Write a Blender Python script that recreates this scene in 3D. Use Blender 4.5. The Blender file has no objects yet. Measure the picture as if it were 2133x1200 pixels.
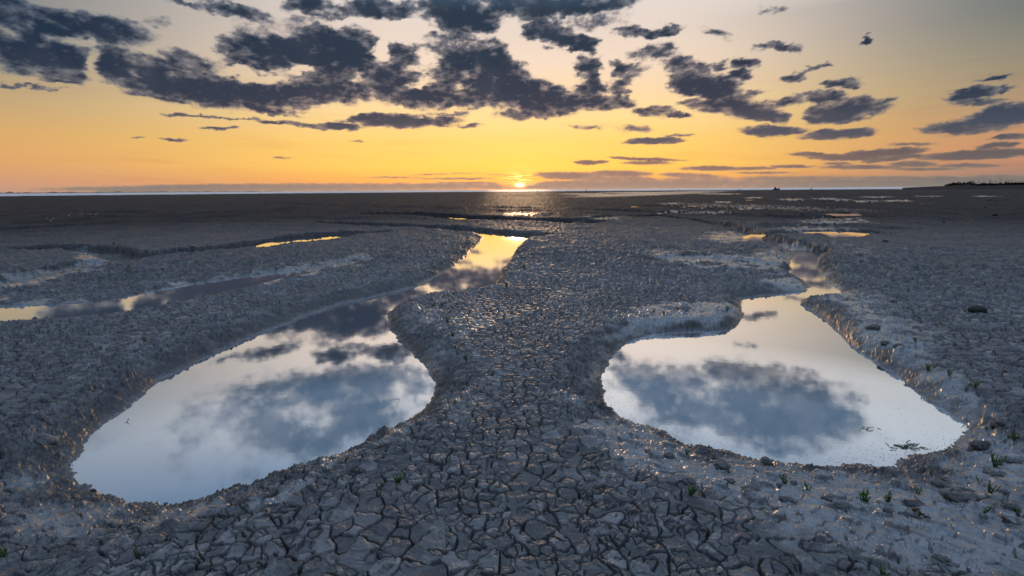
import bpy, bmesh, math, random
import numpy as np
from mathutils import Matrix, Vector, Euler

# ------------------------------------------------------------------ camera
S = bpy.context.scene
COL = S.collection
W0, H0 = 2133.0, 1200.0            # photograph size used for measuring directions
F = W0 * 18.0 / 36.0
CAMZ = 1.4
PITCH = math.atan((600 - 395) / F)
ROLL = math.radians(-0.43)
cam_d = bpy.data.cameras.new("camera"); cam = bpy.data.objects.new("camera", cam_d); COL.objects.link(cam)
cam_d.lens = 18.0; cam_d.sensor_width = 36.0; cam_d.sensor_fit = 'HORIZONTAL'
cam_d.clip_start = 0.05; cam_d.clip_end = 30000
RM = (Matrix.Rotation(math.pi / 2 - PITCH, 4, 'X') @ Matrix.Rotation(ROLL, 4, 'Z'))
cam.matrix_world = Matrix.Translation((0, 0, CAMZ)) @ RM
S.camera = cam
R3 = np.array(RM.to_3x3())

def ray(px, py):
    v = np.array([px - W0 / 2, H0 / 2 - py, -F]); v = R3 @ v
    return v / np.linalg.norm(v)

def gp(px, py, z=0.0):
    """where the line of sight at a measured point meets the level z"""
    d = ray(px, py); t = (z - CAMZ) / min(d[2], -1e-4)
    return d[0] * t, d[1] * t

SUN = ray(1083, 378)
SUN_AZ = math.degrees(math.atan2(SUN[0], SUN[1])); SUN_EL = math.degrees(math.asin(SUN[2]))

# ------------------------------------------------------------------ world, sun, exposure
world = bpy.data.worlds.new("World"); S.world = world; world.use_nodes = True
wn = world.node_tree.nodes; wl = world.node_tree.links
bg = wn["Background"]
sky = wn.new("ShaderNodeTexSky"); sky.sky_type = 'NISHITA'; sky.sun_disc = False
sky.sun_elevation = math.radians(1.8); sky.sun_rotation = math.radians(SUN_AZ)
sky.air_density = 1.0; sky.dust_density = 1.0
wl.new(sky.outputs[0], bg.inputs[0]); bg.inputs[1].default_value = 0.012
SUNV = Vector((math.sin(math.radians(SUN_AZ)) * math.cos(math.radians(1.8)),
               math.cos(math.radians(SUN_AZ)) * math.cos(math.radians(1.8)), math.sin(math.radians(1.8))))
sd = bpy.data.lights.new("sun", 'SUN'); sd.energy = .75; sd.angle = math.radians(7); sd.color = (1.0, 0.62, 0.36)
sun = bpy.data.objects.new("sun", sd); COL.objects.link(sun)
sun.rotation_euler = SUNV.to_track_quat('Z', 'Y').to_euler()
S.view_settings.view_transform = 'Standard'; S.view_settings.look = 'None'
S.view_settings.exposure = 0.0; S.view_settings.gamma = 1.0
try:
    S.cycles.max_bounces = 5; S.cycles.transparent_max_bounces = 8
    S.cycles.diffuse_bounces = 2; S.cycles.glossy_bounces = 3
except Exception: pass

# ------------------------------------------------------------------ helpers
def lin(r, g, b):
    f = lambda c: ((c / 255 + 0.055) / 1.055) ** 2.4 if c / 255 > 0.04045 else c / 255 / 12.92
    return (f(r), f(g), f(b), 1.0)

def perlin(x, y, seed=0):
    rng = np.random.RandomState(seed + 17)
    perm = rng.permutation(512).astype(np.int32); perm = np.concatenate([perm, perm])
    ga = rng.rand(512).astype(np.float32) * 2 * np.pi
    gx, gy = np.cos(ga).astype(np.float32), np.sin(ga).astype(np.float32)
    xi = np.floor(x); yi = np.floor(y)
    xf = (x - xi).astype(np.float32); yf = (y - yi).astype(np.float32)
    xi = xi.astype(np.int64) & 511; yi = yi.astype(np.int64) & 511
    def g(ix, iy, fx, fy):
        h = perm[(perm[ix & 511] + iy) & 511]
        return gx[h] * fx + gy[h] * fy
    u = xf * xf * xf * (xf * (xf * 6 - 15) + 10); v = yf * yf * yf * (yf * (yf * 6 - 15) + 10)
    a = g(xi, yi, xf, yf); b = g(xi + 1, yi, xf - 1, yf)
    c = g(xi, yi + 1, xf, yf - 1); d = g(xi + 1, yi + 1, xf - 1, yf - 1)
    return ((a + u * (b - a)) + v * ((c + u * (d - c)) - (a + u * (b - a)))) * 1.5

def fbm(x, y, oct=4, seed=0, gain=0.5, lac=2.03):
    s = 0; a = 1.0; n = 0
    for i in range(oct):
        s = s + a * perlin(x, y, seed + i * 7); n += a
        x = x * lac + 11.3; y = y * lac - 7.1; a *= gain
    return s / n

def sstep(a, b, x):
    t = np.clip((x - a) / (b - a), 0, 1); return t * t * (3 - 2 * t)

def hash2(ix, iy, k):
    h = (ix.astype(np.int64) * 374761393 + iy.astype(np.int64) * 668265263 + k * 2246822519) & 0xFFFFFFFF
    h = ((h ^ (h >> 13)) * 1274126177) & 0xFFFFFFFF
    h = (h ^ (h >> 16)) & 0xFFFFFFFF
    return (h / 4294967295.0).astype(np.float32)

def voronoi(x, y, jit=0.85, seed=0):
    """nearest and second nearest seeds of a jittered grid -> border distance, cell ids, offset to the seed"""
    x = np.asarray(x, np.float64); y = np.asarray(y, np.float64)
    cx = np.floor(x).astype(np.int64); cy = np.floor(y).astype(np.int64)
    d1 = np.full(x.shape, 9e9); d2 = d1.copy()
    z = np.zeros_like(x); i1 = cx * 0; j1 = i1.copy(); i2 = i1.copy(); j2 = i1.copy()
    sx1 = z.copy(); sy1 = z.copy(); sx2 = z.copy(); sy2 = z.copy()
    for di in (-1, 0, 1):
        for dj in (-1, 0, 1):
            a = cx + di; b = cy + dj
            sx = a + 0.5 + jit * (hash2(a, b, seed) - 0.5); sy = b + 0.5 + jit * (hash2(a, b, seed + 1) - 0.5)
            d = (sx - x) ** 2 + (sy - y) ** 2
            m1 = d < d1; m2 = (~m1) & (d < d2)
            for (o2, o1, new) in ((d2, d1, d), (sx2, sx1, sx), (sy2, sy1, sy), (i2, i1, a), (j2, j1, b)):
                o2[m1] = o1[m1]; o1[m1] = new[m1]; o2[m2] = new[m2]
    den = 2 * np.sqrt((sx2 - sx1) ** 2 + (sy2 - sy1) ** 2) + 1e-9
    return (d2 - d1) / den, (i1, j1), (i2, j2), (x - sx1, y - sy1), np.sqrt(d1)

def tag(o, label=None, cat=None, group=None, kind=None):
    if label: o['label'] = label
    if cat: o['category'] = cat
    if group: o['group'] = group
    if kind: o['kind'] = kind
    return o

def mesh_np(name, verts, quads=None, tris=None, mat=None, smooth=True, parent=None):
    me = bpy.data.meshes.new(name)
    verts = np.asarray(verts, np.float32)
    me.vertices.add(len(verts)); me.vertices.foreach_set('co', verts.ravel())
    parts = []; tot = []
    if quads is not None and len(quads): parts.append(np.asarray(quads, np.int32).ravel()); tot.append(np.full(len(quads), 4, np.int32))
    if tris is not None and len(tris): parts.append(np.asarray(tris, np.int32).ravel()); tot.append(np.full(len(tris), 3, np.int32))
    idx = np.concatenate(parts); tot = np.concatenate(tot)
    st = np.concatenate([[0], np.cumsum(tot)[:-1]]).astype(np.int32)
    me.loops.add(len(idx)); me.loops.foreach_set('vertex_index', idx)
    me.polygons.add(len(tot)); me.polygons.foreach_set('loop_start', st)
    try: me.polygons.foreach_set('loop_total', tot)
    except Exception: pass
    me.polygons.foreach_set('use_smooth', np.full(len(tot), smooth, bool))
    me.update(calc_edges=True)
    if mat: me.materials.append(mat)
    o = bpy.data.objects.new(name, me); COL.objects.link(o)
    if parent: o.parent = parent
    return o

def attr(o, name, arr):
    a = o.data.attributes.new(name, 'FLOAT', 'POINT'); a.data.foreach_set('value', np.asarray(arr, np.float32).ravel())

def grid_quads(nr, nc, wrap=False):
    i = np.arange(nr - 1)[:, None]; j = np.arange(nc if wrap else nc - 1)[None, :]; j2 = (j + 1) % nc
    return np.stack(np.broadcast_arrays(i * nc + j, i * nc + j2, (i + 1) * nc + j2, (i + 1) * nc + j), -1).reshape(-1, 4)

class NT:
    def __init__(self, name):
        self.m = bpy.data.materials.new(name); self.m.use_nodes = True
        self.t = self.m.node_tree; self.t.nodes.clear(); self.out = self.n("ShaderNodeOutputMaterial")
    def n(self, typ, **kw):
        nd = self.t.nodes.new(typ)
        for k, v in kw.items():
            if k.startswith('i_'): nd.inputs[k[2:].replace('_', ' ')].default_value = v
            else: setattr(nd, k, v)
        return nd
    def put(self, sock, v):
        if isinstance(v, bpy.types.NodeSocket): self.t.links.new(v, sock)
        else: sock.default_value = v
    def math(self, op, a, b=None, c=None, clamp=False):
        nd = self.n("ShaderNodeMath", operation=op, use_clamp=clamp)
        self.put(nd.inputs[0], a)
        if b is not None: self.put(nd.inputs[1], b)
        if c is not None: self.put(nd.inputs[2], c)
        return nd.outputs[0]
    def mapr(self, v, a, b, c=0.0, d=1.0, smooth=True):
        nd = self.n("ShaderNodeMapRange"); nd.interpolation_type = 'SMOOTHSTEP' if smooth else 'LINEAR'
        self.put(nd.inputs[0], v)
        for i, q in enumerate((a, b, c, d)): self.put(nd.inputs[i + 1], q)
        return nd.outputs[0]
    def mix(self, f, a, b, mode='MIX'):
        nd = self.n("ShaderNodeMix", data_type='RGBA', blend_type=mode)
        self.put(nd.inputs[0], f); self.put(nd.inputs[6], a); self.put(nd.inputs[7], b)
        return nd.outputs[2]
    def ramp(self, v, stops, interp='LINEAR'):
        nd = self.n("ShaderNodeValToRGB"); cr = nd.color_ramp; cr.interpolation = interp
        while len(cr.elements) > 1: cr.elements.remove(cr.elements[-1])
        cr.elements[0].position = stops[0][0]; cr.elements[0].color = stops[0][1]
        for p, c in stops[1:]:
            e = cr.elements.new(p); e.color = c
        self.put(nd.inputs[0], v); return nd.outputs[0]
    def noise(self, vec, scale, detail=4, rough=0.5, dist=0.0):
        nd = self.n("ShaderNodeTexNoise"); self.put(nd.inputs['Vector'], vec)
        nd.inputs['Scale'].default_value = scale; nd.inputs['Detail'].default_value = detail
        nd.inputs['Roughness'].default_value = rough; nd.inputs['Distortion'].default_value = dist
        return nd.outputs[0]
    def attr(self, name):
        nd = self.n("ShaderNodeAttribute"); nd.attribute_name = name; return nd.outputs['Fac']
    def surf(self, s): self.t.links.new(s, self.out.inputs[0])

def proj(dx, dy, dz):
    """directions -> measured photo coordinates (for placing clouds by direction)"""
    v = np.stack([dx, dy, dz], -1) @ R3      # R3^T v
    w = -v[..., 2]; ok = w > 0.05; w = np.where(ok, w, 0.05)
    return np.where(ok, W0 / 2 + F * v[..., 0] / w, -9e4), np.where(ok, H0 / 2 - F * v[..., 1] / w, -9e4)

# ------------------------------------------------------------------ sky dome with its clouds
# cloud banks: x, y, half width, half height, tilt (degrees, down to the right), strength
CL = [(40,95,70,45,12,1),(110,120,90,36,12,1.05),(210,60,100,24,6,1.1),(110,55,60,30,10,1),(20,30,50,34,20,.85),(235,130,60,34,14,1),(330,165,100,34,12,1.1),
(420,185,110,30,10,1.1),(530,192,130,26,4,1.1),(640,190,110,24,2,1),(470,92,36,20,0,.8),(560,95,90,40,0,1),(660,100,100,52,0,1.2),(730,115,60,46,0,1.1),
(590,135,120,30,8,.95),(720,175,70,26,0,1),(400,128,60,20,15,.9),(835,112,52,24,8,.95),(800,150,50,26,0,.9),(830,180,60,28,0,1),(885,195,80,26,4,1),(960,205,60,18,0,.9),
(950,130,52,32,0,1),(1030,135,62,40,10,1.15),(1010,175,90,36,6,1.1),(1085,185,70,34,0,1.1),(1120,205,70,30,0,1),(1165,205,50,30,0,1),(1100,236,60,12,0,.7),
(480,22,70,15,12,.85),(400,10,50,8,14,.6),(640,8,42,16,0,1),(700,24,60,16,0,.6),(775,16,45,22,0,1),(830,24,50,20,0,.7),(850,100,40,14,0,.5),(940,20,60,34,0,1.1),(975,42,75,26,8,1.1),(940,78,55,12,0,.6),(925,100,60,14,0,.6),
(1070,10,60,20,0,1),(1160,12,120,24,-6,1.1),(1260,8,60,14,-10,.8),(1130,66,55,22,8,1),(1180,86,44,16,10,1),(1223,92,28,15,12,.95),(1240,40,60,16,-10,.45),
(330,48,34,14,10,.62),(1310,64,30,11,0,.7),(1345,68,34,9,0,.7),(1400,62,26,8,-12,.6),
(1225,145,32,22,0,.95),(1232,178,34,22,0,1),(1290,142,24,16,0,.85),(1335,148,40,17,-8,.85),(1280,180,26,12,0,.8),(1300,172,40,14,-10,.75),(1225,210,50,18,-4,.85),(1280,212,44,14,0,.8),(1300,190,22,10,0,.7),(1360,112,45,15,-8,.65),(1395,108,20,9,-12,.5),
(1410,135,38,17,0,.8),(1450,140,32,13,4,.65),(1498,136,20,9,0,.6),(1550,132,24,11,0,.85),(1430,176,52,22,4,1.1),(1480,186,58,24,4,1.2),(1540,160,26,10,-14,.8),
(1490,218,60,14,6,.9),(1550,222,64,20,10,1.1),(1600,240,62,12,6,1),(1640,212,36,11,-8,.85),(1575,195,26,7,-10,.5),(1370,230,30,11,0,.7),(1340,232,20,10,0,.6),(1410,240,30,6,4,.65),
(1655,160,24,8,-24,.65),(1705,143,26,6,-14,.6),(1595,98,24,6,-6,.5),(1632,95,24,7,4,.6),(1490,68,30,8,16,.3),(1610,22,26,8,0,.3),(1800,83,13,5,-16,.75),(1745,172,32,7,-6,.6),(1768,176,24,6,-10,.6),
(1725,202,44,11,0,.9),(1705,230,40,12,-6,.75),(1770,228,68,18,-10,1.1),(1740,244,60,10,-4,.9),(1820,216,26,7,-12,.8),(1690,245,40,6,0,.7),(1850,206,14,4,-8,.5),
(1612,273,56,9,0,1.1),(1750,279,62,9,-4,1.1),(1364,293,50,6,-2,1.0),(1325,268,30,7,0,.45),(1225,265,30,4,0,.35),(980,261,26,4,0,.5),(1415,282,30,3,0,.4),
(2030,196,50,9,-8,1),(2092,187,18,4,-6,.8),(2070,162,32,5,-8,.6),(2040,212,50,6,-4,.6),(2100,240,70,20,-8,1.15),(2060,250,50,10,-8,.8),(2000,266,60,13,-3,1),(1955,270,40,6,0,.7),(2100,285,34,5,-6,.8),(2080,303,40,5,-6,.8),(1900,300,50,3,0,.4),
(1840,318,80,7,-4,1.05),(1770,328,80,6,0,.8),(1700,322,50,4,2,.7),(1860,330,60,5,-6,.7),(2040,322,110,8,-3,1.1),(1900,342,45,5,0,.7),(1880,300,30,3,0,.4),
(1490,351,65,4,0,.8),(1570,350,40,3,0,.7),(1650,347,40,3,0,.7),(1745,341,30,3,0,.6),(1230,338,32,4,0,.8),(1350,331,70,3,2,.7),(1350,339,46,4,0,.6),(1800,348,80,4,0,.7),(2020,345,60,4,0,.6),
(845,252,92,11,0,1.15),(770,246,50,7,-4,.9),(705,263,40,6,2,1),(540,224,70,8,12,.75),(470,212,50,6,8,.55),(400,240,52,3,4,.75),(490,245,50,2.5,4,.6),(575,254,42,3,4,.75),(640,262,40,3,6,.6),(458,266,32,3,1,.8),(360,290,30,2.5,1,.7),(940,238,30,5,-6,.5),
(330,202,70,6,12,.65),(60,180,70,3,5,.5),(130,171,45,5,5,.7),(290,284,12,2,0,.4),(740,295,20,2,0,.3),(590,328,24,2,0,.35),(620,232,20,3,0,.3),
(1180,366,70,7,0,.75),(1290,362,60,6,0,.75),(1290,374,90,7,0,.55),(1440,366,70,5,2,.5),(1450,376,120,6,0,.5),(1680,374,150,7,0,.6),(1860,372,110,5,0,.6),(2000,382,150,9,0,.65),(1930,352,70,3,0,.6),(2080,368,60,4,0,.6),(1600,360,60,2.5,0,.5),
(1350,384,330,8,-.4,.85),(1800,383,330,9,-.4,.9),(2000,376,200,8,-.4,.8),(1250,388,260,5,-.4,.8),(600,391,420,7,-.4,.8),(500,390,240,6,-.3,.8),(350,396,160,5,-.3,.6),(860,386,190,3.5,-.2,.6),(760,392,240,4,-.3,.5),(960,372,90,2,0,.45),(820,369,60,1.6,0,.4),(930,362,70,1.6,-2,.35),(1050,364,50,1.5,2,.4),(980,381,90,2.5,0,.45)]
HOLES = [(192,130,9,24,0,-.9),(536,160,46,9,10,-.9),(613,147,24,10,0,-.9),(795,103,14,26,0,-1),(742,166,16,12,0,-.8),(868,176,30,6,-20,-.8),(957,180,14,12,0,-.7),(497,140,18,5,0,-.5),(355,152,10,8,0,-.5),(284,153,10,8,0,-.6),
(580,68,60,10,0,-.6),(845,62,30,14,0,-.9),(890,120,22,12,0,-.8),(420,72,30,40,0,-.9),(1100,110,40,10,10,-.9),(1140,140,30,26,0,-.9),(1190,160,20,20,0,-.7),(1075,60,14,30,0,-.8),(700,48,60,7,0,-.6),(1050,60,20,16,0,-.5),(985,155,16,8,0,-.5),(1265,150,10,30,0,-.6),(1360,165,30,30,0,-.9),
(1590,205,30,8,-10,-.5),(1660,240,14,20,0,-.8),(1440,205,40,5,5,-.5),(640,146,20,5,0,-.5),(150,84,40,5,6,-.4),(20,65,20,8,20,-.5),(330,60,60,20,12,-.35),(1340,195,26,10,0,-.8)]
# the sky above the frame, measured in the pools' mirror image
CR = [(640,840,190,60,-12,1),(740,770,110,36,-25,.8),(800,810,90,70,0,1),(640,930,120,40,0,.75),(390,905,50,24,0,.7),(520,860,90,30,-16,.8),(730,880,80,40,0,.7),(480,1000,120,30,0,.35),
(712,735,46,20,0,.9),(560,695,60,14,-10,.5),(650,668,90,18,-4,.75),(740,650,60,16,0,.7),(540,735,60,18,-14,.4),(860,730,60,26,0,.7),(640,740,40,12,0,.5),(770,700,36,10,0,.4),
(1490,830,170,46,12,1.05),(1350,780,70,46,22,.9),(1500,745,50,24,20,.85),(1560,775,90,30,14,.9),(1660,830,110,40,12,1),(1600,890,130,44,4,1),(1450,880,90,36,6,.9),(1370,735,30,14,0,.5),(1740,860,60,34,0,.8),
(1640,930,60,24,0,.6),(1300,735,40,20,20,.5),(1800,740,40,8,10,.2),(1100,900,160,60,0,.8),(1200,650,120,30,0,.6),(300,700,160,50,-20,.7),(1100,1150,300,60,0,.8),(2000,1000,200,50,0,.5),(100,900,100,60,0,.6)]

def build_sky():
    az = np.concatenate([np.linspace(-180, -60, 50)[:-1], np.linspace(-60, 60, 1500), np.linspace(60, 180, 50)[1:-1]])
    el = np.concatenate([np.array([-6.0, -3, -1, -.5]), np.linspace(-.3, 22, 290), np.linspace(22, 50, 150)[1:], np.linspace(50, 90, 30)[1:]])
    A, E = np.meshgrid(np.radians(az), np.radians(el))
    dx = np.sin(A) * np.cos(E); dy = np.cos(A) * np.cos(E); dz = np.sin(E)
    u, v = proj(dx, dy, dz); ur, vr = proj(dx, dy, -dz)
    adeg = np.degrees(A); edeg = np.degrees(E)
    # warp for broken, curled edges
    k = 1 / (dz + 0.12)
    px, py = dx * k, dy * k
    w1 = fbm(px * 7, py * 7, 4, 3, .55); w2 = fbm(px * 7 + 40, py * 7, 4, 9, .55)
    iso1 = fbm(adeg * .55, edeg * 1.1, 5, 21, .6); iso2 = fbm(adeg * .55 + 30, edeg * 1.1, 5, 33, .6)
    sc = np.clip((380 - v) / 250, 0.12, 1.0)
    uu = u + (w1 * 14 + iso1 * 22) * (0.35 + .65 * sc); vv = v + (w2 * 10 + iso2 * 18) * sc
    f = np.zeros_like(u)
    def add(f, X, Y, c, hard=True):
        cx, cy, rx, ry, t, s = c
        t = math.radians(t); ct, st = math.cos(t), math.sin(t)
        m = (np.abs(X - cx) < rx * 2.6 + ry) & (np.abs(Y - cy) < (ry + abs(st) * rx) * 2.6)
        if not m.any(): return
        a = X[m] - cx; b = Y[m] - cy
        q = ((a * ct + b * st) / rx) ** 2 + ((-a * st + b * ct) / ry) ** 2
        if s < 0: f[m] = f[m] + s * np.exp(-.9 * q); return
        g = s * (1.12 - .55 * q) if hard else s * np.exp(-.75 * q) * (1 - np.clip(f[m], 0, 1) * .6) + np.clip(f[m], 0, 9)
        f[m] = np.maximum(f[m], g)
    for cx, cy, rx, ry, t_, s_ in CL:
        big = ry > 11 and cy < 240 and cx < 1400
        add(f, uu, vv, (cx, cy, rx * (1.04 if big else 1.05), ry * (1.06 if big else 1.1), t_, s_ + (.18 if ry <= 10 else .05)))
    for c in HOLES: add(f, uu, vv, (c[0], c[1], c[2] * 1.2, c[3] * 1.25, c[4], c[5] * 1.1))
    f *= sstep(-60, 0, v) * 1.0
    fr = np.zeros_like(u)
    ur2 = ur + iso1 * 60 + w1 * 36; vr2 = vr + iso2 * 38 + w2 * 16
    for c in CR: add(fr, ur2, vr2, c, False)
    fr *= sstep(10, -70, v)
    # behind and beside: loose cover
    loose = sstep(.05, .5, fbm(px * 1.3 + 5, py * 1.3, 5, 55, .55)) * .9 * sstep(55, 85, np.abs(adeg - SUN_AZ))
    f = f + fr + loose
    puff = fbm(adeg * .8, edeg * 1.4, 5, 71, .6); pf2 = fbm(px * 15, py * 9, 4, 81, .6)
    holes = fbm(adeg * .42 + 3, edeg * .9, 5, 74, .6)
    f = np.clip(f, 0, 1.25); amp = .45 + .55 * sstep(300, 200, v)
    n = f + (puff * .5 + pf2 * .32 + holes * .35) * amp * np.clip(f * 2.2, 0, 1)
    # clear window where the sun shows
    gap = np.exp(-(((u - 1083) / 40) ** 2 + ((v - 376) / 15) ** 2)); n = n - gap * .9
    cover = np.maximum(sstep(.08 + .12 * sstep(200, 300, v), .60, n), (.5 * (v < 300) + .35 * (v >= 300)) * sstep(.0, .5, n + .35 * fbm(adeg * .5, edeg * 1.6, 5, 75, .6)) * (f > .03) * np.where(v > 330, 1.0, .9))
    thick = sstep(.16, 1.12, n + .5 * fbm(adeg * .8, edeg * 1.7, 6, 91, .6) + .1 * pf2)
    soft = sstep(-10, -120, v)        # higher clouds seen in the pools are softer
    cover = np.where(soft > 0, cover * (1 - soft) + soft * .95 * sstep(.02, 1.05, f * .8 + 1.15 * fbm(adeg * .2, edeg * .34, 6, 77, .56) * sstep(0, .3, f) + .12 * pf2), cover)
    thick = thick * (1 - soft) + soft * sstep(.1, 1.2, f * .7 + .2 + .9 * fbm(adeg * .2, edeg * .3, 4, 78, .5))
    Rd = 9000.0
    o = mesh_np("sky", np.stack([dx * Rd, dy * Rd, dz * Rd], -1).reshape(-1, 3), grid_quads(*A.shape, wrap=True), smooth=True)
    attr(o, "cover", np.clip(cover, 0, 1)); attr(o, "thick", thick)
    t = NT("sky_air")
    geo = t.n("ShaderNodeNewGeometry"); nrm = t.n("ShaderNodeVectorMath", operation='NORMALIZE'); t.put(nrm.inputs[0], geo.outputs['Position'])
    sp = t.n("ShaderNodeSeparateXYZ"); t.put(sp.inputs[0], nrm.outputs[0])
    x, y, z = sp.outputs
    e = t.math('MULTIPLY', t.math('ARCSINE', z), 180 / math.pi)
    a = t.math('MULTIPLY', t.math('ARCTAN2', x, y), 180 / math.pi)
    ef = t.math('DIVIDE', e, 90.0, clamp=True)
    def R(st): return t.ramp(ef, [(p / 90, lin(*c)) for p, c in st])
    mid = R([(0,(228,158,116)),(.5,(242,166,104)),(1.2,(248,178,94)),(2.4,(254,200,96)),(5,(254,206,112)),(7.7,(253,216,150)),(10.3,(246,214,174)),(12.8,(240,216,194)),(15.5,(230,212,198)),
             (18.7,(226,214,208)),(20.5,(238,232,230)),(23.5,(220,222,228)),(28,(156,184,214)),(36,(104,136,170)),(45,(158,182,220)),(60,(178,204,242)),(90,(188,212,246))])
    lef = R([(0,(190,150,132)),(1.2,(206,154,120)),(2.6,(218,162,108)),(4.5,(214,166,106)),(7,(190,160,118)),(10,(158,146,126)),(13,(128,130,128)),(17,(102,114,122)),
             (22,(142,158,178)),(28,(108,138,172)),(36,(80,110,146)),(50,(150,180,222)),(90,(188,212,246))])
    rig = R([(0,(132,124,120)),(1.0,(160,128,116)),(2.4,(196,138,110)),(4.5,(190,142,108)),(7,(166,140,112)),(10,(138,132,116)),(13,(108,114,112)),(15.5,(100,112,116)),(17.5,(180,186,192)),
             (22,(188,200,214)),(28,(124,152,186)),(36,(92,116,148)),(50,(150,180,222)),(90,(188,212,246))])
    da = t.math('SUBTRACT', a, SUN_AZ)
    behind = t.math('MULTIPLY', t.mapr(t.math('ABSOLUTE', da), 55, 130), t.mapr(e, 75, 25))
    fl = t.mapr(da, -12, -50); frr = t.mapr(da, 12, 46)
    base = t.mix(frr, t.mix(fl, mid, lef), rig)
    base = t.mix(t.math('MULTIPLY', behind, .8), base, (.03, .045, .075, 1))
    cv = t.n('ShaderNodeCombineXYZ'); t.put(cv.inputs[0], t.math('MULTIPLY', a, .07)); t.put(cv.inputs[1], t.math('ADD', t.math('MULTIPLY', e, .85), t.math('MULTIPLY', a, .02)))
    ci = t.noise(cv.outputs[0], 1.0, 6, .6, .6)
    base = t.mix(t.math('MULTIPLY', t.mapr(ci, .5, .72), t.mapr(e, 14, 6, .05, .30)), base, t.mix(1.0, base, (.80, .66, .66, 1), 'MULTIPLY'))
    # cloud colour: grey body, warmer and paler towards the horizon
    cb = t.ramp(ef, [(p / 90, lin(*c)) for p, c in [(0,(172,144,128)),(1.5,(158,124,112)),(3,(138,108,100)),(5,(100,94,102)),(8,(68,69,82)),(13,(50,60,76)),(17.5,(48,60,76)),(21,(80,106,134)),(27,(82,110,138)),(34,(82,112,144)),(50,(120,146,184)),(90,(120,145,188))]])
    ct_ = t.ramp(ef, [(p / 90, lin(*c)) for p, c in [(0,(206,160,128)),(3,(180,138,114)),(6,(172,144,130)),(10,(158,142,138)),(15,(134,130,136)),(18,(130,132,140)),(21,(128,140,158)),(32,(120,136,160)),(60,(110,130,165)),(90,(100,120,160))]])
    nz = t.noise(nrm.outputs[0], 13, 4, .55)
    th = t.math('ADD', t.attr("thick"), t.math('MULTIPLY', t.math('SUBTRACT', nz, .5), .3), clamp=True)
    cc = t.mix(th, ct_, cb)
    side = t.math('MAXIMUM', fl, frr)
    cc = t.mix(t.math('MULTIPLY', t.math('MULTIPLY', side, .85), t.mapr(e, 22, 15)), cc, t.mix(1.0, cc, (.42, .66, .84, 1), 'MULTIPLY'))
    cov = t.attr("cover")
    nz2 = t.noise(nrm.outputs[0], 46, 5, .65)
    edge = t.math('MULTIPLY', t.math('MULTIPLY', cov, t.math('SUBTRACT', 1.0, cov)), t.math('MULTIPLY', t.math('SUBTRACT', nz2, .5), 3.4))
    cov2 = t.math('ADD', cov, edge, clamp=True)
    # silver/gold rims of thin cloud
    skyc = base
    # sun: hot core behind bars of low cloud, and a broad glow
    de = t.math('SUBTRACT', e, SUN_EL)
    q = t.math('ADD', t.math('POWER', t.math('DIVIDE', da, 24.0), 2.0), t.math('POWER', t.math('DIVIDE', de, 4.5), 2.0))
    glow = t.math('EXPONENT', t.math('MULTIPLY', q, -1.0))
    cmb = t.n("ShaderNodeCombineXYZ"); t.put(cmb.inputs[0], t.math('MULTIPLY', a, .55)); t.put(cmb.inputs[1], t.math('MULTIPLY', e, 5.5))
    bars = t.noise(cmb.outputs[0], 1.0, 3, .6)
    q2 = t.math('ADD', t.math('POWER', t.math('DIVIDE', da, 1.5), 2.0), t.math('POWER', t.math('DIVIDE', t.math('SUBTRACT', e, SUN_EL + .25), .8), 2.0))
    st = t.math('MULTIPLY', t.math('EXPONENT', t.math('MULTIPLY', q2, -1.0)), t.mapr(bars, .46, .62))
    q3 = t.math('ADD', t.math('POWER', t.math('DIVIDE', da, .42), 2.0), t.math('POWER', t.math('DIVIDE', t.math('SUBTRACT', e, SUN_EL - .36), .2), 2.0))
    core = t.math('EXPONENT', t.math('MULTIPLY', q3, -1.0))
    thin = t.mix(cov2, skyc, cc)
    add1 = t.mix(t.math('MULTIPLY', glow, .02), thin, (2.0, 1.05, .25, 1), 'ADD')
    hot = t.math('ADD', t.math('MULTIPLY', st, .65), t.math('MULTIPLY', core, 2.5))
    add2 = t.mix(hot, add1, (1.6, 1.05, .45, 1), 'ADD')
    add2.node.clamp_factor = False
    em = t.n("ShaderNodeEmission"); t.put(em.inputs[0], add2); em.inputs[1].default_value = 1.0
    # air lets the sun through; thick cloud does not
    tr = t.n("ShaderNodeBsdfTransparent"); t.put(tr.inputs[0], t.mix(cov2, (1, 1, 1, 1), (0, 0, 0, 1)))
    ad = t.n("ShaderNodeAddShader"); t.put(ad.inputs[0], em.outputs[0]); t.put(ad.inputs[1], tr.outputs[0])
    t.surf(ad.outputs[0])
    try: t.m.cycles.emission_sampling = 'NONE'
    except Exception: pass
    o.data.materials.append(t.m)
    tag(o, kind='structure')
build_sky()

# ------------------------------------------------------------------ pools and channels, traced in the photograph and laid on the flat
# points: x, y (, bank width in metres)
A_ = [(345,1048,.7),(290,1044),(235,1036),(190,1025),(160,1000,.7),(158,965),(175,925,.35),(215,885,.3),(262,850),(300,818),(345,785),(400,758),(450,735),(510,708),(570,682),(640,655),(700,635),(770,618),
(830,605),(868,596),(896,583),(926,566),(951,551),(966,538),(981,519),(999,505),(1008,495),(1000,487),(975,482,.2),(1010,484,.14),(1050,488),(1080,492),(1103,497,.2),(1085,510),(1072,525),(1062,545),(1045,562),
(1038,582),(1030,598,.3),(1000,606),(965,611),(925,615),(880,619),(850,629,.3),(822,642,.3),(806,655,.3),(804,668),(815,690,.28),(835,715),(855,735),(875,755),(895,780),(908,800,.3),(905,825,.3),(890,850,.35),
(860,875),(820,893),(780,912),(735,935,.4),(690,955),(640,972),(590,990),(540,1008),(490,1022),(440,1038),(395,1048,.6)]
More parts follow.
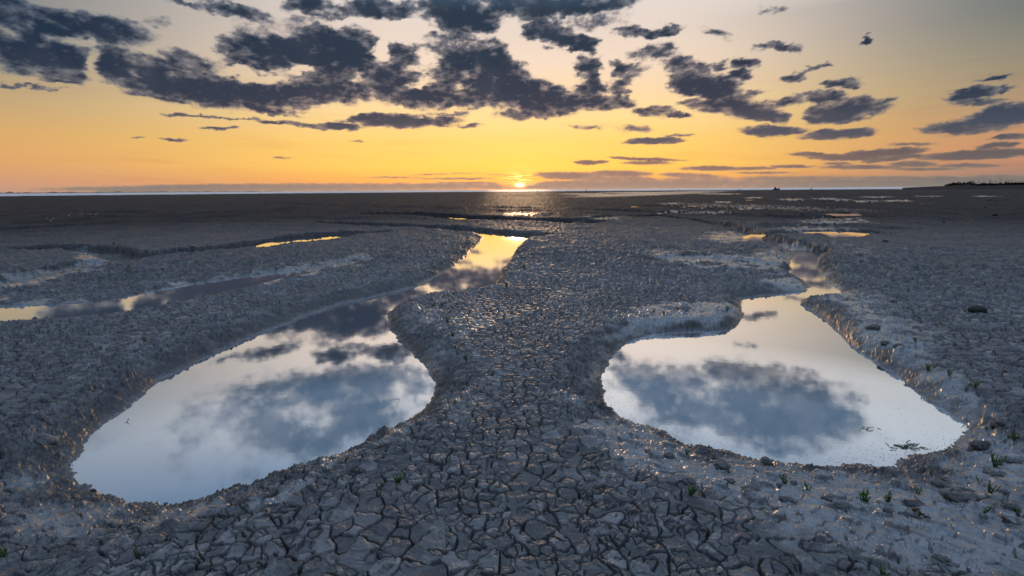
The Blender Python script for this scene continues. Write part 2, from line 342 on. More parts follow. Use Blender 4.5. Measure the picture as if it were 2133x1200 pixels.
B_ = [(1255,820,.3),(1258,780,.25),(1268,750),(1290,728),(1310,712),(1345,698,.2),(1400,692,.17),(1470,690),(1520,687),(1540,675),(1548,655,.2),(1540,635),(1545,622,.5),(1590,615),(1640,612),(1675,608,.5),(1686,598),(1674,586,.25),
(1655,571),(1645,557,.25),(1647,543),(1660,531),(1676,524),(1700,526,.25),(1706,535),(1700,550),(1708,570),(1728,590),(1758,609),(1740,619),(1702,620),(1674,624),(1666,634,.16),(1690,645),(1715,663),(1740,685),
(1765,712),(1800,738),(1835,760),(1870,780,.2),(1900,810),(1930,835,.25),(1975,855,.35),(2003,875,.4),(2008,905,.6),(1995,925,.8),(1960,940,.9),(1900,955),(1850,968),(1800,972),(1720,968),(1640,966),(1560,955),
(1490,938),(1430,922,.9),(1370,900),(1310,875,.6),(1270,850,.4)]
C_ = [(-260,655,.5),(0,641,.4),(100,637),(200,630),(280,617),(350,602),(430,588),(500,577),(560,571),(600,569,.4),(576,584,.35),(520,597),(480,607,.35),(430,618),(370,630),(300,642),(230,653),(150,661),(60,667),(-260,681)]
D_ = [(535,514,.5),(570,504),(620,498),(680,494),(742,491),(720,496,.9),(700,498.5),(650,503),(600,509),(560,515.5)]
Fp = [(935,452,.6),(950,453),(968,456.5),(962,458),(945,456.5)]
I_ = [(1540,499,.5),(1558,493),(1570,489.5),(1589,489),(1578,496),(1586,505),(1562,503)]
J_ = [(1678,484,.5),(1730,483.5),(1770,484.5),(1803,487),(1800,494),(1772,497.5),(1730,497.5),(1728,491),(1700,487)]
K_ = [(1706,445.5,.8),(1740,443.5),(1793,445),(1790,450),(1735,450.5),(1732,447.5)]
POOLS = [(A_, -.13), (B_, -.13), (C_, -.045), (D_, -.09), (Fp, -.10), (I_, -.05), (J_, -.07), (K_, -.05)]
def puddle(cx, cy, rx, ry, lev=-.05, w=.7, seed=0):
    r = random.Random(int(cx * 7 + cy)); n = 14
    POOLS.append(([(cx + math.cos(k / n * 6.283) * rx * r.uniform(.75, 1.15), cy + math.sin(k / n * 6.283) * ry * r.uniform(.7, 1.2), w) for k in range(n)], lev))
for q in [(1322,431,8,1.3),(1787,440.5,5,.9),(1560,417,9,.8),(1440,430,12,.7),
          (1920,425,8,1.0)]:
    puddle(*(q[:3] + (max(.45, q[3] * .62),) + q[4:]))
for q in ()  : pass
# dry channels: points, half width (m), depth (m)
CH = [([(20,524),(100,522),(175,520),(240,532),(270,540),(340,533),(430,525),(530,511),(620,497),(700,490),(790,487)], .55, .15),
      ([(270,540),(180,550),(90,570),(30,585),(-60,600)], .45, .05),
      ([(690,465),(780,470),(880,474),(960,479),(1010,484),(1110,493)], .8, .13),
      ([(780,447),(860,448),(940,453),(1040,458),(1130,461),(1210,464)], 1.2, .17),
      ([(1180,460),(1280,453),(1370,451),(1440,459),(1500,469),(1550,483),(1590,497),(1640,510),(1680,522)], .55, .12),
      ([(1640,488),(1700,478),(1790,480),(1825,488)], .7, .10),
      ([(590,570),(660,560),(720,548),(780,540)], .5, .03),
      ([(1380,540),(1450,535),(1550,545),(1660,560)], .5, .035),
      ([(1650,472),(1740,470),(1830,476)], 1.2, .06),
      ([(1100,408),(1220,406),(1350,403),(1450,401)], 7.0, .2),
      ([(1230,437),(1330,441),(1500,446),(1660,455),(1800,452)], 1.4, .07),
      ([(1360,429),(1460,432),(1600,436),(1700,432)], 1.6, .07),
      ([(1480,421),(1600,418),(1760,420)], 3, .07),
      ([(-40,470),(100,465),(260,452),(420,446),(600,436)], 1.2, .06), ([(-40,480),(120,474),(300,462),(480,452)], 1.0, .05), ([(60,444),(180,444),(270,444)], 1.6, .12),
      ([(560,424),(700,430),(820,431),(900,436)], 2.2, .07), ([(0,436),(160,432),(350,430),(600,421)], 2.5, .09), ([(1000,432),(1090,434)], 1.6, .07)]

# smooth, wet places: x, y, half width, half height, tilt, amount
WET = [(1880,1090,420,110,12,1.0),(1600,1010,220,60,12,1.0),(2060,960,120,90,20,.9),(1340,930,150,50,22,.9),(1330,860,60,40,30,.8),(1180,830,60,30,0,.5),(1850,700,120,60,35,.8),(1800,640,120,24,20,.8),(1980,800,120,50,30,.8),(1960,870,110,60,20,.8),
(1440,655,170,24,0,1.0),(1330,690,90,24,-24,.9),(1640,592,70,16,6,.9),(1620,540,60,22,0,.8),(1450,537,110,13,4,1.0),(1560,548,110,8,4,1.0),(1520,494,60,9,0,1.0),(185,541,40,14,12,1.0),(50,585,100,14,-10,.9),(150,560,70,8,-10,.7),
(600,565,110,12,-8,.9),(720,545,90,10,-10,.7),(350,608,200,9,-12,.8),(80,632,140,9,0,.9),(120,1090,190,60,0,.6),(250,1085,120,30,0,.5),(60,1020,90,60,0,.5),(880,655,60,30,0,.5),(960,680,80,40,0,.5),(900,760,50,60,50,.5),(960,850,60,30,-30,.6),(820,920,60,18,-25,.8),(640,990,140,14,-20,.8),(400,1062,100,18,-10,.7),
(1570,412,22,1.3,0,1),(1505,421,20,1.2,0,1),(1400,424,24,1,0,1),(1450,431,34,1.6,0,1),(1560,434,34,1.6,0,1),(1650,415,30,1.3,0,1),(1720,414,34,1.2,0,1),(1755,416,20,1,0,1),(1825,411,40,1.1,0,1),(1935,409,34,.9,0,1),(1800,419,34,1.4,0,1),(1870,418,34,1.2,0,1),(2055,409,34,1.2,0,1),
(1330,401,90,1.3,0,1),(1240,404,90,1.2,0,1),(1500,404,50,1,0,1),(105,457,20,1.0,0,.6),(180,446,60,1.0,0,.4),(1080,446,60,1.5,0,.8),(1260,454,60,1.6,0,.9),(1450,442,90,1.5,0,.8),(1720,462,60,2,0,1),(1750,455,60,1.3,0,.9),(1700,478,90,5,0,.9),(1750,462,80,3,0,.9),(1660,515,60,8,0,.7),(1240,770,30,50,10,.7),(1730,600,60,20,30,.8),(1780,520,90,20,10,.35),(1600,432,300,6,2,.4),(1350,404,180,4,-2,.9)]
BRIGHT_AX = math.radians(-38)

def cams_px(x, y, z):
    u, v = proj(x, y, z - CAMZ); return u, v

def build_ground():
    ux = np.concatenate([np.linspace(-2600, -180, 90)[:-1], np.linspace(-180, W0 + 180, 2150), np.linspace(W0 + 180, W0 + 2600, 90)[1:]])
    az = np.arctan((ux - W0 / 2) / F)
    back = np.linspace(az[-1], 2 * math.pi + az[0], 60)[1:-1]
    az = np.concatenate([az, back]); nc = len(az)
    yy = np.concatenate([np.linspace(1290, 470, 860), np.linspace(470, 408, 110)[1:], np.linspace(408, 398.5, 22)[1:]])
    r = CAMZ / np.tan(PITCH + np.arctan((yy - 600) / F))
    r = np.concatenate([np.linspace(.15, r[0], 26)[:-1], r, np.array([450, 520, 650, 900, 1400, 2500, 4500, 7000, 8990])]); nr = len(r)
    RR, AA = np.meshgrid(r, az, indexing='ij')
    X = RR * np.sin(AA); Y = RR * np.cos(AA)
    dr = np.gradient(r)[:, None] * np.ones_like(RR)
    # ---- signed distances on a coarser grid
    ii = np.unique(np.concatenate([np.arange(0, nr, 2), [nr - 1]])); jj = np.unique(np.concatenate([np.arange(0, nc, 3), [nc - 1]]))
    xc = X[np.ix_(ii, jj)]; yc = Y[np.ix_(ii, jj)]
    def up(c):
        a = np.empty((len(ii), nc), np.float32)
        j = np.searchsorted(jj, np.arange(nc), 'right') - 1; j = np.clip(j, 0, len(jj) - 2)
        t = ((np.arange(nc) - jj[j]) / (jj[j + 1] - jj[j])).astype(np.float32)
        a = c[:, j] * (1 - t) + c[:, j + 1] * t
        i = np.searchsorted(ii, np.arange(nr), 'right') - 1; i = np.clip(i, 0, len(ii) - 2)
        t = ((np.arange(nr) - ii[i]) / (ii[i + 1] - ii[i])).astype(np.float32)[:, None]
        return a[i] * (1 - t) + a[i + 1] * t
    def seg(px, py, P, Wd):
        n = len(P); best = np.full(px.shape, 1e9); wb = np.zeros(px.shape)
        for k in range(n - 1):
            ax, ay = P[k]; bx, by = P[k + 1]; vx, vy = bx - ax, by - ay; L = vx * vx + vy * vy + 1e-12
            t = np.clip(((px - ax) * vx + (py - ay) * vy) / L, 0, 1)
            d = (px - ax - t * vx) ** 2 + (py - ay - t * vy) ** 2
            m = d < best; best[m] = d[m]; wb[m] = (Wd[k] + (Wd[k + 1] - Wd[k]) * t)[m]
        return np.sqrt(best), wb
    def inside(px, py, P):
        c = np.zeros(px.shape, bool); n = len(P)
        for k in range(n):
            ax, ay = P[k]; bx, by = P[(k + 1) % n]
            if ay == by: continue
            m = ((ay > py) != (by > py)) & (px < (bx - ax) * (py - ay) / (by - ay) + ax); c ^= m
        return c
    # plain: gentle swells and bands
    pn = fbm(X / 5.5, Y / 5.5, 3, 5)
    Z = pn * np.clip(RR / 14, .25, 1.0) * .055
    fur = fbm((X * .18 + Y) / 4.2, (Y * .2 - X) / 26, 3, 12)
    Z += fur * .09 * sstep(16, 30, RR) * sstep(6, -14, X - Y * .1)
    Z += fbm(X / 9, Y / 4, 4, 15) * .07 * sstep(14, 30, RR)
    plain = Z.copy()
    # ---- rough shore line noise
    e1 = fbm(X * 3.1, Y * 3.1, 4, 41, .6); e2 = fbm(X * 16, Y * 16, 3, 47, .6)
    near = sstep(1.6, 0, plain * 0)  # ones
    shore = np.full(X.shape, 9.0, np.float32); steep = np.zeros(X.shape, np.float32); outlines = []
    for (pts, lev) in POOLS:
        w = []; cur = pts[0][2]; pts = [(p[0], p[1], p[2] * (1.45 if p[2] < .35 else 1.0)) if len(p) > 2 else p for p in pts]
        for p in pts:
            if len(p) > 2: cur = p[2]
            w.append(cur)
        P = [gp(p[0], p[1], lev) for p in pts]; outlines.append((P, lev))
        Pc = P + [P[0]]; wc = w + [w[0]]
        arr = np.array(P); mg = 2.0
        big = max(arr[:, 1].max() - arr[:, 1].min(), 1)
        m = (xc > arr[:, 0].min() - mg) & (xc < arr[:, 0].max() + mg) & (yc > arr[:, 1].min() - mg) & (yc < arr[:, 1].max() + mg)
        dc = np.full(xc.shape, 5.0); wc_ = np.full(xc.shape, .3)
        if m.any():
            d, wd = seg(xc[m], yc[m], Pc, wc); ins = inside(xc[m], yc[m], P)
            dc[m] = np.minimum(np.where(ins, -d, d), 5); wc_[m] = wd
        d = up(dc); wd = up(wc_)
        fm = d < 3.0
        rs = np.clip(RR / 8, 1, 5)
        d = d + (e1 * .05 * np.clip(wd / .3, .6, 1.6) + e2 * .016) * np.where(d > -.4, 1, 0)
        t = np.clip(d / wd, 0, 1)
        # rounded bank; terracing from slumped lumps
        prof = 1 - (1 - t) ** 2.0
        lip = np.exp(-((d / wd - 1.15) / .5) ** 2) * .008 * sstep(.6, .2, wd)
        zi = np.where(d < 0, lev - np.minimum(-d * .6, .09) , lev + (plain - lev) * prof + lip)
        Z = np.where(fm, np.minimum(Z, zi) * (d < wd * 2.2) + np.where(d < wd * 2.2, 0, Z), Z)
        shore = np.minimum(shore, np.where(fm, d, 9)); steep = np.maximum(steep, np.where(fm & (d > -.1), np.exp(-np.clip(d, 0, 9) / (wd * .8 + .1)), 0))
    for (pts, hw, dep) in CH:
        P = [gp(p[0], p[1], -dep * .5) for p in pts]; arr = np.array(P); mg = hw * 4
        m = (xc > arr[:, 0].min() - mg) & (xc < arr[:, 0].max() + mg) & (yc > arr[:, 1].min() - mg) & (yc < arr[:, 1].max() + mg)
        dc = np.full(xc.shape, 60.0)
        if m.any():
            d, _ = seg(xc[m], yc[m], P, [0] * len(P)); dc[m] = d
        d = up(dc) + e1 * .22 * hw + e2 * .05
        Z -= dep * 1.35 * (1 - sstep(.6 * hw, 1.05 * hw, d)); Z += .012 * np.exp(-((d / hw - 1.3) / .3) ** 2)
        steep = np.maximum(steep, .8 * np.exp(-((d / hw - .8) / .4) ** 2))
    # ---- wet mask
    U, V = cams_px(X, Y, Z)
    wet = np.zeros_like(X)
    un = U + fbm(X * 2.2, Y * 2.2, 4, 61) * 60 * np.clip((V - 395) / 300, 0, 1); vn = V + fbm(X * 2.2 + 9, Y * 2.2, 4, 63) * 40 * np.clip((V - 395) / 250, 0, 1)
    front = (Y > .2)
    for cx, cy, rx, ry, t, a in WET:
        t = math.radians(t); ct, st = math.cos(t), math.sin(t); p = un - cx; q = vn - cy
        g = a * np.exp(-1.1 * (((p * ct + q * st) / rx) ** 2 + ((-p * st + q * ct) / ry) ** 2) ** 1.3)
        wet = np.maximum(wet, np.where(front, g, 0))
    wet = np.clip(wet, 0, 1)
    wetn = wet + .7 * fbm(X * 5, Y * 5, 5, 67, .65) * np.clip(wet * 3, 0, 1)
    smooth = sstep(.18, .85, wetn)
    # ---- cracked plates
    zone = (RR < 16) & (AA > az[0]) & (AA < 1.3)
    xs = X[zone]; ys = Y[zone]; rr = RR[zone]
    wx = fbm(xs * 5, ys * 5, 3, 101) * .035 + fbm(xs * 22, ys * 22, 3, 105) * .010; wy = fbm(xs * 5 + 50, ys * 5, 3, 103) * .035 + fbm(xs * 22 + 9, ys * 22, 3, 107) * .010
    dens = 1.0
    cs = .088
    bd, id1, id2, off, d1 = voronoi((xs + wx) / cs, (ys + wy) / cs, .95, 3)
    h1 = hash2(id1[0], id1[1], 11); h2 = hash2(id1[0], id1[1], 12); h3 = hash2(id1[0], id1[1], 13)
    pr = hash2(id1[0] + id2[0], id1[1] + id2[1], 14)      # per edge strength, same from both sides
    estr = sstep(.12, .5, pr) * (0.55 + .45 * pr)
    bdm = bd * cs + fbm(xs * 60, ys * 60, 2, 109) * .0022
    res = np.maximum(rr * .0011, dr[zone] * .9)
    cw = np.maximum(.0022 + .0026 * pr, res * .36)
    crack = sstep(1.5, .55, np.clip(bdm, 0, 1) / cw)
    sm = smooth[zone]; stp = steep[zone]; sh = shore[zone]
    inw = sh < .0
    camp = estr * (1 - .7 * sm) * (1 - .75 * np.clip(stp, 0, 1)) * sstep(.0, .25, sh)
    camp *= sstep(15.5, 10, rr)
    fadec = 1.0
    plate_dome = (1 - np.exp(-np.clip(bdm, 0, 1) / .009)) * .0055
    tilt = ((h1 - .5) * off[0] + (h2 - .5) * off[1]) * cs * .13
    hgt = (h3 - .5) * .006
    curl = np.exp(-np.clip(bdm, 0, 1) / .010) * .003
    dz = (-crack * .042 * camp) + camp * (plate_dome + tilt + hgt)
    # fine secondary cracks
    c2 = .047
    bd2, ia, ib, of2, _ = voronoi((xs + wx) / c2 + 31, (ys + wy) / c2, .95, 43)
    pr2 = hash2(ia[0] + ib[0], ia[1] + ib[1], 44); g2 = hash2(ia[0], ia[1], 45)
    patchy = sstep(-.25, .15, fbm(xs * 1.1, ys * 1.1, 3, 46))
    sel = sstep(.30, .55, pr2) * patchy
    cm2 = sel * (1 - .7 * sm) * (1 - .75 * np.clip(stp, 0, 1)) * sstep(.0, .25, sh) * sstep(12, 7, rr)
    cw2 = np.maximum(.0016 + .0018 * pr2, res * .34)
    dz -= sstep(1.5, .5, bd2 * c2 / cw2) * .020 * cm2
    dz += cm2 * ((1 - np.exp(-bd2 * c2 / .006)) * .0035 + (g2 - .5) * .006 + ((hash2(ia[0], ia[1], 48) - .5) * of2[0] + (hash2(ia[0], ia[1], 49) - .5) * of2[1]) * c2 * .22)
    h3 = np.where(cm2 > .3, g2, h3)
    # lumps sitting on smooth mud: slumped plates, drawn out down the slope
    ca, sa = math.cos(BRIGHT_AX), math.sin(BRIGHT_AX)
    el = np.where(U[zone] > 1150, 1.0, 0.0); 
    lx = (xs * ca + ys * sa) / .115; ly = (-xs * sa + ys * ca) / .070
    bd3, ic, _, of3, d3 = voronoi(lx + wx * 4, ly + wy * 4, .9, 73)
    hh = hash2(ic[0], ic[1], 77); hs = hash2(ic[0], ic[1], 78)
    # lump density follows noise, few on the polished shore
    dn = fbm(xs * 1.7, ys * 1.7, 2, 83)
    present = (hh > (.80 - .5 * dn)).astype(np.float32)
    rad = .22 + .2 * hs
    nn = fbm(xs * 22, ys * 22, 3, 85) * .12
    lump = sstep(rad + .06, rad - .06, d3 + nn) * (.014 + .012 * hs) + sstep(rad, 0, d3 + nn) * .006
    dz += lump * present * np.clip(sm * 1.2, 0, 1) * sstep(0, .12, sh)
    # small crumbs on steep banks and shore
    bd4, ie, _, _, d4 = voronoi(xs / .045 + wx * 8, ys / .045 + wy * 8, .95, 93)
    he = hash2(ie[0], ie[1], 94)
    bd7, ih, _, _, d7 = voronoi(xs / .085 + wx * 10, ys / .075 + wy * 10, .95, 193); hh7 = hash2(ih[0], ih[1], 194)
    crumbs = sstep(.6, .1, d4) * (he > .35) * (.002 + .008 * he) + sstep(.62, .1, d7) * (hh7 > .3) * .026 * hh7
    bank = np.clip(stp, 0, 1) * sstep(-.05, .03, sh)
    gentle = 1 - .65 * sm
    dz += crumbs * bank * gentle * 1.15 * sstep(.02, .11, sh)
    dz += (np.abs(fbm(xs * 9, ys * 9, 4, 95, .6)) - .15) * (.035 + .04 * gentle) * sstep(.0, .25, sh + .08) * bank * gentle * (sh > -.08)
    bd6, ig, _, _, d6 = voronoi(xs / .019, ys / .019, .95, 96); hg = hash2(ig[0], ig[1], 98)
    dz += sstep(.5, .1, d6) * (hg > .5) * .007 * sstep(.35, .05, sh) * sstep(-.04, .01, sh) * (rr < 7)
    g5 = fbm(xs * 70, ys * 70, 3, 97, .65)
    dz += g5 * (.0030 + .0010 * bank) * sstep(7, 3, rr) * (1 - .4 * sm)
    # streaks in the smooth mud
    dz += fbm((xs * ca + ys * sa) * 5, (-xs * sa + ys * ca) * 26, 4, 99, .6) * .013 * sm * sstep(9, 5, rr)
    dz += fbm(xs * 11, ys * 11, 4, 111, .55) * .012
    dzf = np.zeros_like(X); dzf[zone] = dz
    Z += dzf
    # far roughness, only wavelengths the sheet can carry
    for wl_, am, sd in ((.3, .040, 201), (.8, .060, 203), (2.2, .075, 205), (6, .07, 207), (20, .08, 209)):
        k = sstep(1.2, 3.2, wl_ / (dr * 1.0 + 1e-6)) * sstep(6, 13, RR)
        if wl_ > 1: k *= sstep(10, 30, RR) if wl_ < 5 else sstep(30, 70, RR)
        n_ = fbm(X / wl_, Y / wl_, 2, sd)
        Z += np.maximum(n_, -.2) * am * k * (1 - .7 * smooth) * np.where(shore < .05, 0, 1)
    for wx_, am, r0, r1, r2, r3, sd in ((.13, .042, 7, 12, 40, 70, 301), (.45, .06, 22, 40, 120, 200, 303), (1.6, .10, 70, 120, 500, 700, 305)):
        k = sstep(r0, r1, RR) * (1 - sstep(r2, r3, RR)); zz = (k > 0) & (np.abs(AA) < 1.2)
        q_ = np.zeros_like(X); q_[zz] = fbm(X[zz] / wx_, Y[zz] / wx_, 2, sd); Z += np.clip(q_, -.35, .6) * am * k * (1 - .8 * smooth) * np.where(shore < .05, 0, 1)
    # the flat ends at the tide line
    edge = 395 + 25 * fbm(X / 60, Y * 0, 2, 300)
    Z -= sstep(edge, edge + 60, RR) * 1.6
    tone = np.full(X.shape, .5, np.float32); tone[zone] = h3
    crk = np.zeros(X.shape, np.float32); crk[zone] = crack * camp
    V3 = np.stack([X, Y, Z], -1).reshape(-1, 3)
    q = grid_quads(nr, nc, wrap=True)
    c0 = len(V3); V3 = np.vstack([V3, [[0, 0, float(Z[0].mean())]]])
    j = np.arange(nc); tris = np.stack([np.full(nc, c0), (j + 1) % nc, j], -1)
    q = q[:, ::-1]
    o = mesh_np("ground", V3, q, tris)
    ap = lambda a: np.append(a.ravel(), 0.5)
    attr(o, "wet", ap(smooth)); attr(o, "plate", ap(tone)); attr(o, "shore", np.append(np.clip(shore, -1, 5).ravel(), 5)); attr(o, "bank", ap(np.clip(steep, 0, 1)))
    tag(o, kind='structure')
    t = NT("mud")
    geo = t.n("ShaderNodeNewGeometry"); pos = geo.outputs['Position']
    wetA, plA, shA, bkA = t.attr("wet"), t.attr("plate"), t.attr("shore"), t.attr("bank")
    n1 = t.noise(pos, 1.3, 5, .6); n2 = t.noise(pos, 14, 5, .65); n3 = t.noise(pos, 120, 3, .6); n4 = t.noise(pos, 2.2, 6, .68); n5 = t.noise(pos, .55, 8, .72)
    dry = t.ramp(t.math('ADD', t.math('MULTIPLY', t.math('POWER', plA, 2.0), .40), t.math('MULTIPLY', n2, .72)),
                 [(.15, (.05, .049, .048, 1)), (.42, (.125, .122, .119, 1)), (.68, (.235, .230, .225, 1)), (.95, (.42, .41, .40, 1))])
    dry = t.mix(t.mapr(n1, .35, .7, 0, .5), dry, t.mix(1.0, dry, (.82, .78, .76, 1), 'MULTIPLY'))
    wetc = t.ramp(n2, [(.3, (.12, .119, .116, 1)), (.7, (.26, .256, .25, 1))])
    colr = t.mix(wetA, dry, wetc)
    damp = t.mapr(shA, .16, .0, 0, 1)
    colr = t.mix(t.math('MULTIPLY', damp, .6), colr, (.045, .036, .030, 1))
    colr = t.mix(t.math('MULTIPLY', t.mapr(bkA, .35, .9), t.math('SUBTRACT', .6, t.math('MULTIPLY', wetA, .4))), colr, (.05, .042, .038, 1))
    # far flat: the graded dimming of light is painted into the mud colour
    sp = t.n("ShaderNodeVectorMath", operation='LENGTH'); t.put(sp.inputs[0], pos); dist = sp.outputs['Value']
    colr = t.mix(t.math('MULTIPLY', t.mapr(dist, 5, 38, 0, .88), t.math('SUBTRACT', 1.0, t.math('MULTIPLY', wetA, .7))), colr, t.ramp(n5, [(.34, (.012, .012, .013, 1)), (.5, (.036, .034, .036, 1)), (.66, (.08, .076, .077, 1))]))
    rough = t.math('ADD', t.mapr(wetA, 0, 1, .5, .26), t.math('MULTIPLY', t.math('SUBTRACT', n2, .5), .25))
    rough = t.math('ADD', rough, t.math('MULTIPLY', damp, -.12))
    spec = t.mapr(wetA, 0, 1, .6, 1.0); spec = t.math('ADD', spec, t.math('MULTIPLY', damp, .1))
    spec = t.math('MULTIPLY', spec, t.math('MAXIMUM', t.mapr(dist, 8, 30, 1, .04), t.math('MULTIPLY', wetA, .8)))
    # cracks too fine and far for the sheet
    vor = t.n("ShaderNodeTexVoronoi", feature='DISTANCE_TO_EDGE'); t.put(vor.inputs['Vector'], pos); vor.inputs['Scale'].default_value = 10.5
    vh = t.mapr(vor.outputs['Distance'], 0, .1)
    farw = t.mapr(dist, 8, 14)
    hb = t.math('ADD', t.math('MULTIPLY', n3, .0022), t.math('MULTIPLY', n2, .008))
    hb = t.math('ADD', hb, t.math('ADD', t.math('MULTIPLY', t.math('MULTIPLY', vh, farw), .05), t.math('MULTIPLY', t.math('MULTIPLY', n4, farw), .16)))
    bmp = t.n("ShaderNodeBump"); bmp.inputs['Strength'].default_value = .8; bmp.inputs['Distance'].default_value = 1.0
    t.put(bmp.inputs['Height'], hb)
    p = t.n("ShaderNodeBsdfPrincipled"); t.put(p.inputs['Base Color'], colr); t.put(p.inputs['Roughness'], rough); t.put(p.inputs['Specular IOR Level'], spec); t.put(p.inputs['Normal'], bmp.outputs[0])
    t.put(p.inputs['Coat Weight'], t.math('MULTIPLY', t.math('MAXIMUM', wetA, t.math('MULTIPLY', t.mapr(shA, .05, .01), .6)), t.mapr(n2, .3, .6, .45, 1.0))); p.inputs['Coat Roughness'].default_value = .3; p.inputs['Coat IOR'].default_value = 1.8
    t.surf(p.outputs[0]); o.data.materials.append(t.m)
    def gz(x, y):
        rr_ = math.hypot(x, y); a = math.atan2(x, y)
        i = int(np.argmin(np.abs(r - rr_))); j = int(np.argmin(np.abs(az - a)))
        return float(Z[i, j])
    return gz, outlines
gz, OUT = build_ground()

def at(px, py):
    x, y = gp(px, py, 0)
    for _ in range(3): x, y = gp(px, py, gz(x, y))
    return x, y, gz(x, y)

# ------------------------------------------------------------------ water
def water_mat(name, rmin, tint, ripple, gr=.03):
    t = NT(name); geo = t.n("ShaderNodeNewGeometry"); pos = geo.outputs['Position']
    p = t.n("ShaderNodeBsdfPrincipled"); p.inputs['Base Color'].default_value = tint; p.inputs['Roughness'].default_value = .5; p.inputs['Specular IOR Level'].default_value = 0
    g = t.n("ShaderNodeBsdfGlossy"); g.inputs['Color'].default_value = (1, 1, 1, 1); g.inputs['Roughness'].default_value = gr
    bmp = t.n("ShaderNodeBump"); bmp.inputs['Strength'].default_value = .12; bmp.inputs['Distance'].default_value = ripple
    t.put(bmp.inputs['Height'], t.noise(pos, 9, 3, .5)); t.put(g.inputs['Normal'], bmp.outputs[0])
    lw = t.n("ShaderNodeLayerWeight"); lw.inputs[0].default_value = .5
    f = t.mapr(lw.outputs['Facing'], .36, .76, rmin, .98)
    mx = t.n("ShaderNodeMixShader"); t.put(mx.inputs[0], f); t.put(mx.inputs[1], p.outputs[0]); t.put(mx.inputs[2], g.outputs[0])
    t.surf(mx.outputs[0]); return t.m
WM = water_mat("pool_water", .46, (.06, .075, .09, 1), .0012)
for P, lev in OUT:
    a = np.array(P); c = a.mean(0); n = len(a)
    # push the rim of the water sheet under the bank
    prev = np.roll(a, 1, 0); nxt = np.roll(a, -1, 0); tn = nxt - prev; L = np.linalg.norm(tn, axis=1, keepdims=True) + 1e-9
    nrm = np.stack([tn[:, 1], -tn[:, 0]], 1) / L
    area = .5 * np.sum(a[:, 0] * nxt[:, 1] - nxt[:, 0] * a[:, 1])
    if area < 0: nrm = -nrm
    b = a + nrm * .10
    bm = bmesh.new(); vs = [bm.verts.new((x, y, lev)) for x, y in b]
    f = bm.faces.new(vs); f.normal_update()
    if f.normal.z < 0: f.normal_flip()
    bmesh.ops.triangulate(bm, faces=bm.faces[:])
    me = bpy.data.meshes.new("water"); bm.to_mesh(me); bm.free(); me.materials.append(WM)
    o = bpy.data.objects.new("water", me); COL.objects.link(o); tag(o, kind='structure')
SM = water_mat("sea_water", .3, (.05, .045, .04, 1), .05, .46)
th = np.radians(np.linspace(-100, 100, 60)); rr = np.array([380, 900, 8990.0])
v = np.array([[R * math.sin(a), R * math.cos(a), -.35] for R in rr for a in th])
o = mesh_np("sea", v, grid_quads(3, 60)[:, ::-1], mat=SM); tag(o, kind='structure')

# ------------------------------------------------------------------ small things on the flat
def simple(name, c1, c2, scale=30, rough=.7, spec=.3, bump=.004):
    t = NT(name); geo = t.n("ShaderNodeTexCoord"); n = t.noise(geo.outputs['Object'], scale, 5, .6)
    p = t.n("ShaderNodeBsdfPrincipled"); t.put(p.inputs['Base Color'], t.ramp(n, [(.3, c1), (.7, c2)])); p.inputs['Roughness'].default_value = rough
    p.inputs['Specular IOR Level'].default_value = spec
    if bump:
        b = t.n("ShaderNodeBump"); b.inputs['Strength'].default_value = .7; b.inputs['Distance'].default_value = bump
        t.put(b.inputs['Height'], n); t.put(p.inputs['Normal'], b.outputs[0])
    t.surf(p.outputs[0]); return t.m
M_CLOD = simple("mud_clod", (.11, .106, .1, 1), (.24, .232, .225, 1), 40, .6, .35)
M_STONE = simple("dark_stone", (.035, .038, .036, 1), (.075, .08, .074, 1), 25, .55, .4)
M_PALE = simple("pale_stone", (.30, .31, .32, 1), (.48, .48, .48, 1), 40, .6, .3)
M_SHELL = simple("shell", (.42, .36, .28, 1), (.62, .56, .46, 1), 60, .4, .4, .001)
M_GREEN = simple("glasswort", (.045, .12, .018, 1), (.10, .22, .035, 1), 60, .45, .4, 0)
M_RUST = simple("withered_stem", (.12, .06, .03, 1), (.2, .10, .05, 1), 60, .7, .2, 0)
M_WOOD = simple("driftwood", (.09, .06, .045, 1), (.2, .15, .11, 1), 80, .7, .2, .002)
M_WEED = simple("weed", (.03, .07, .02, 1), (.09, .15, .05, 1), 60, .4, .5, 0)
M_FOAM = simple("foam", (.6, .58, .52, 1), (.8, .78, .7, 1), 90, .5, .4, 0)
M_HULL = simple("dark_paint", (.02, .022, .025, 1), (.045, .045, .05, 1), 3, .5, .3, 0)
M_MAST = simple("grey_mast", (.05, .055, .06, 1), (.09, .09, .1, 1), 3, .4, .4, 0)
M_SAND = simple("dune_sand", (.05, .038, .032, 1), (.075, .058, .048, 1), .2, .9, .05, 0)
M_BUSH = simple("dark_bush", (.006, .009, .005, 1), (.018, .022, .012, 1), 1, .9, .05, 0)

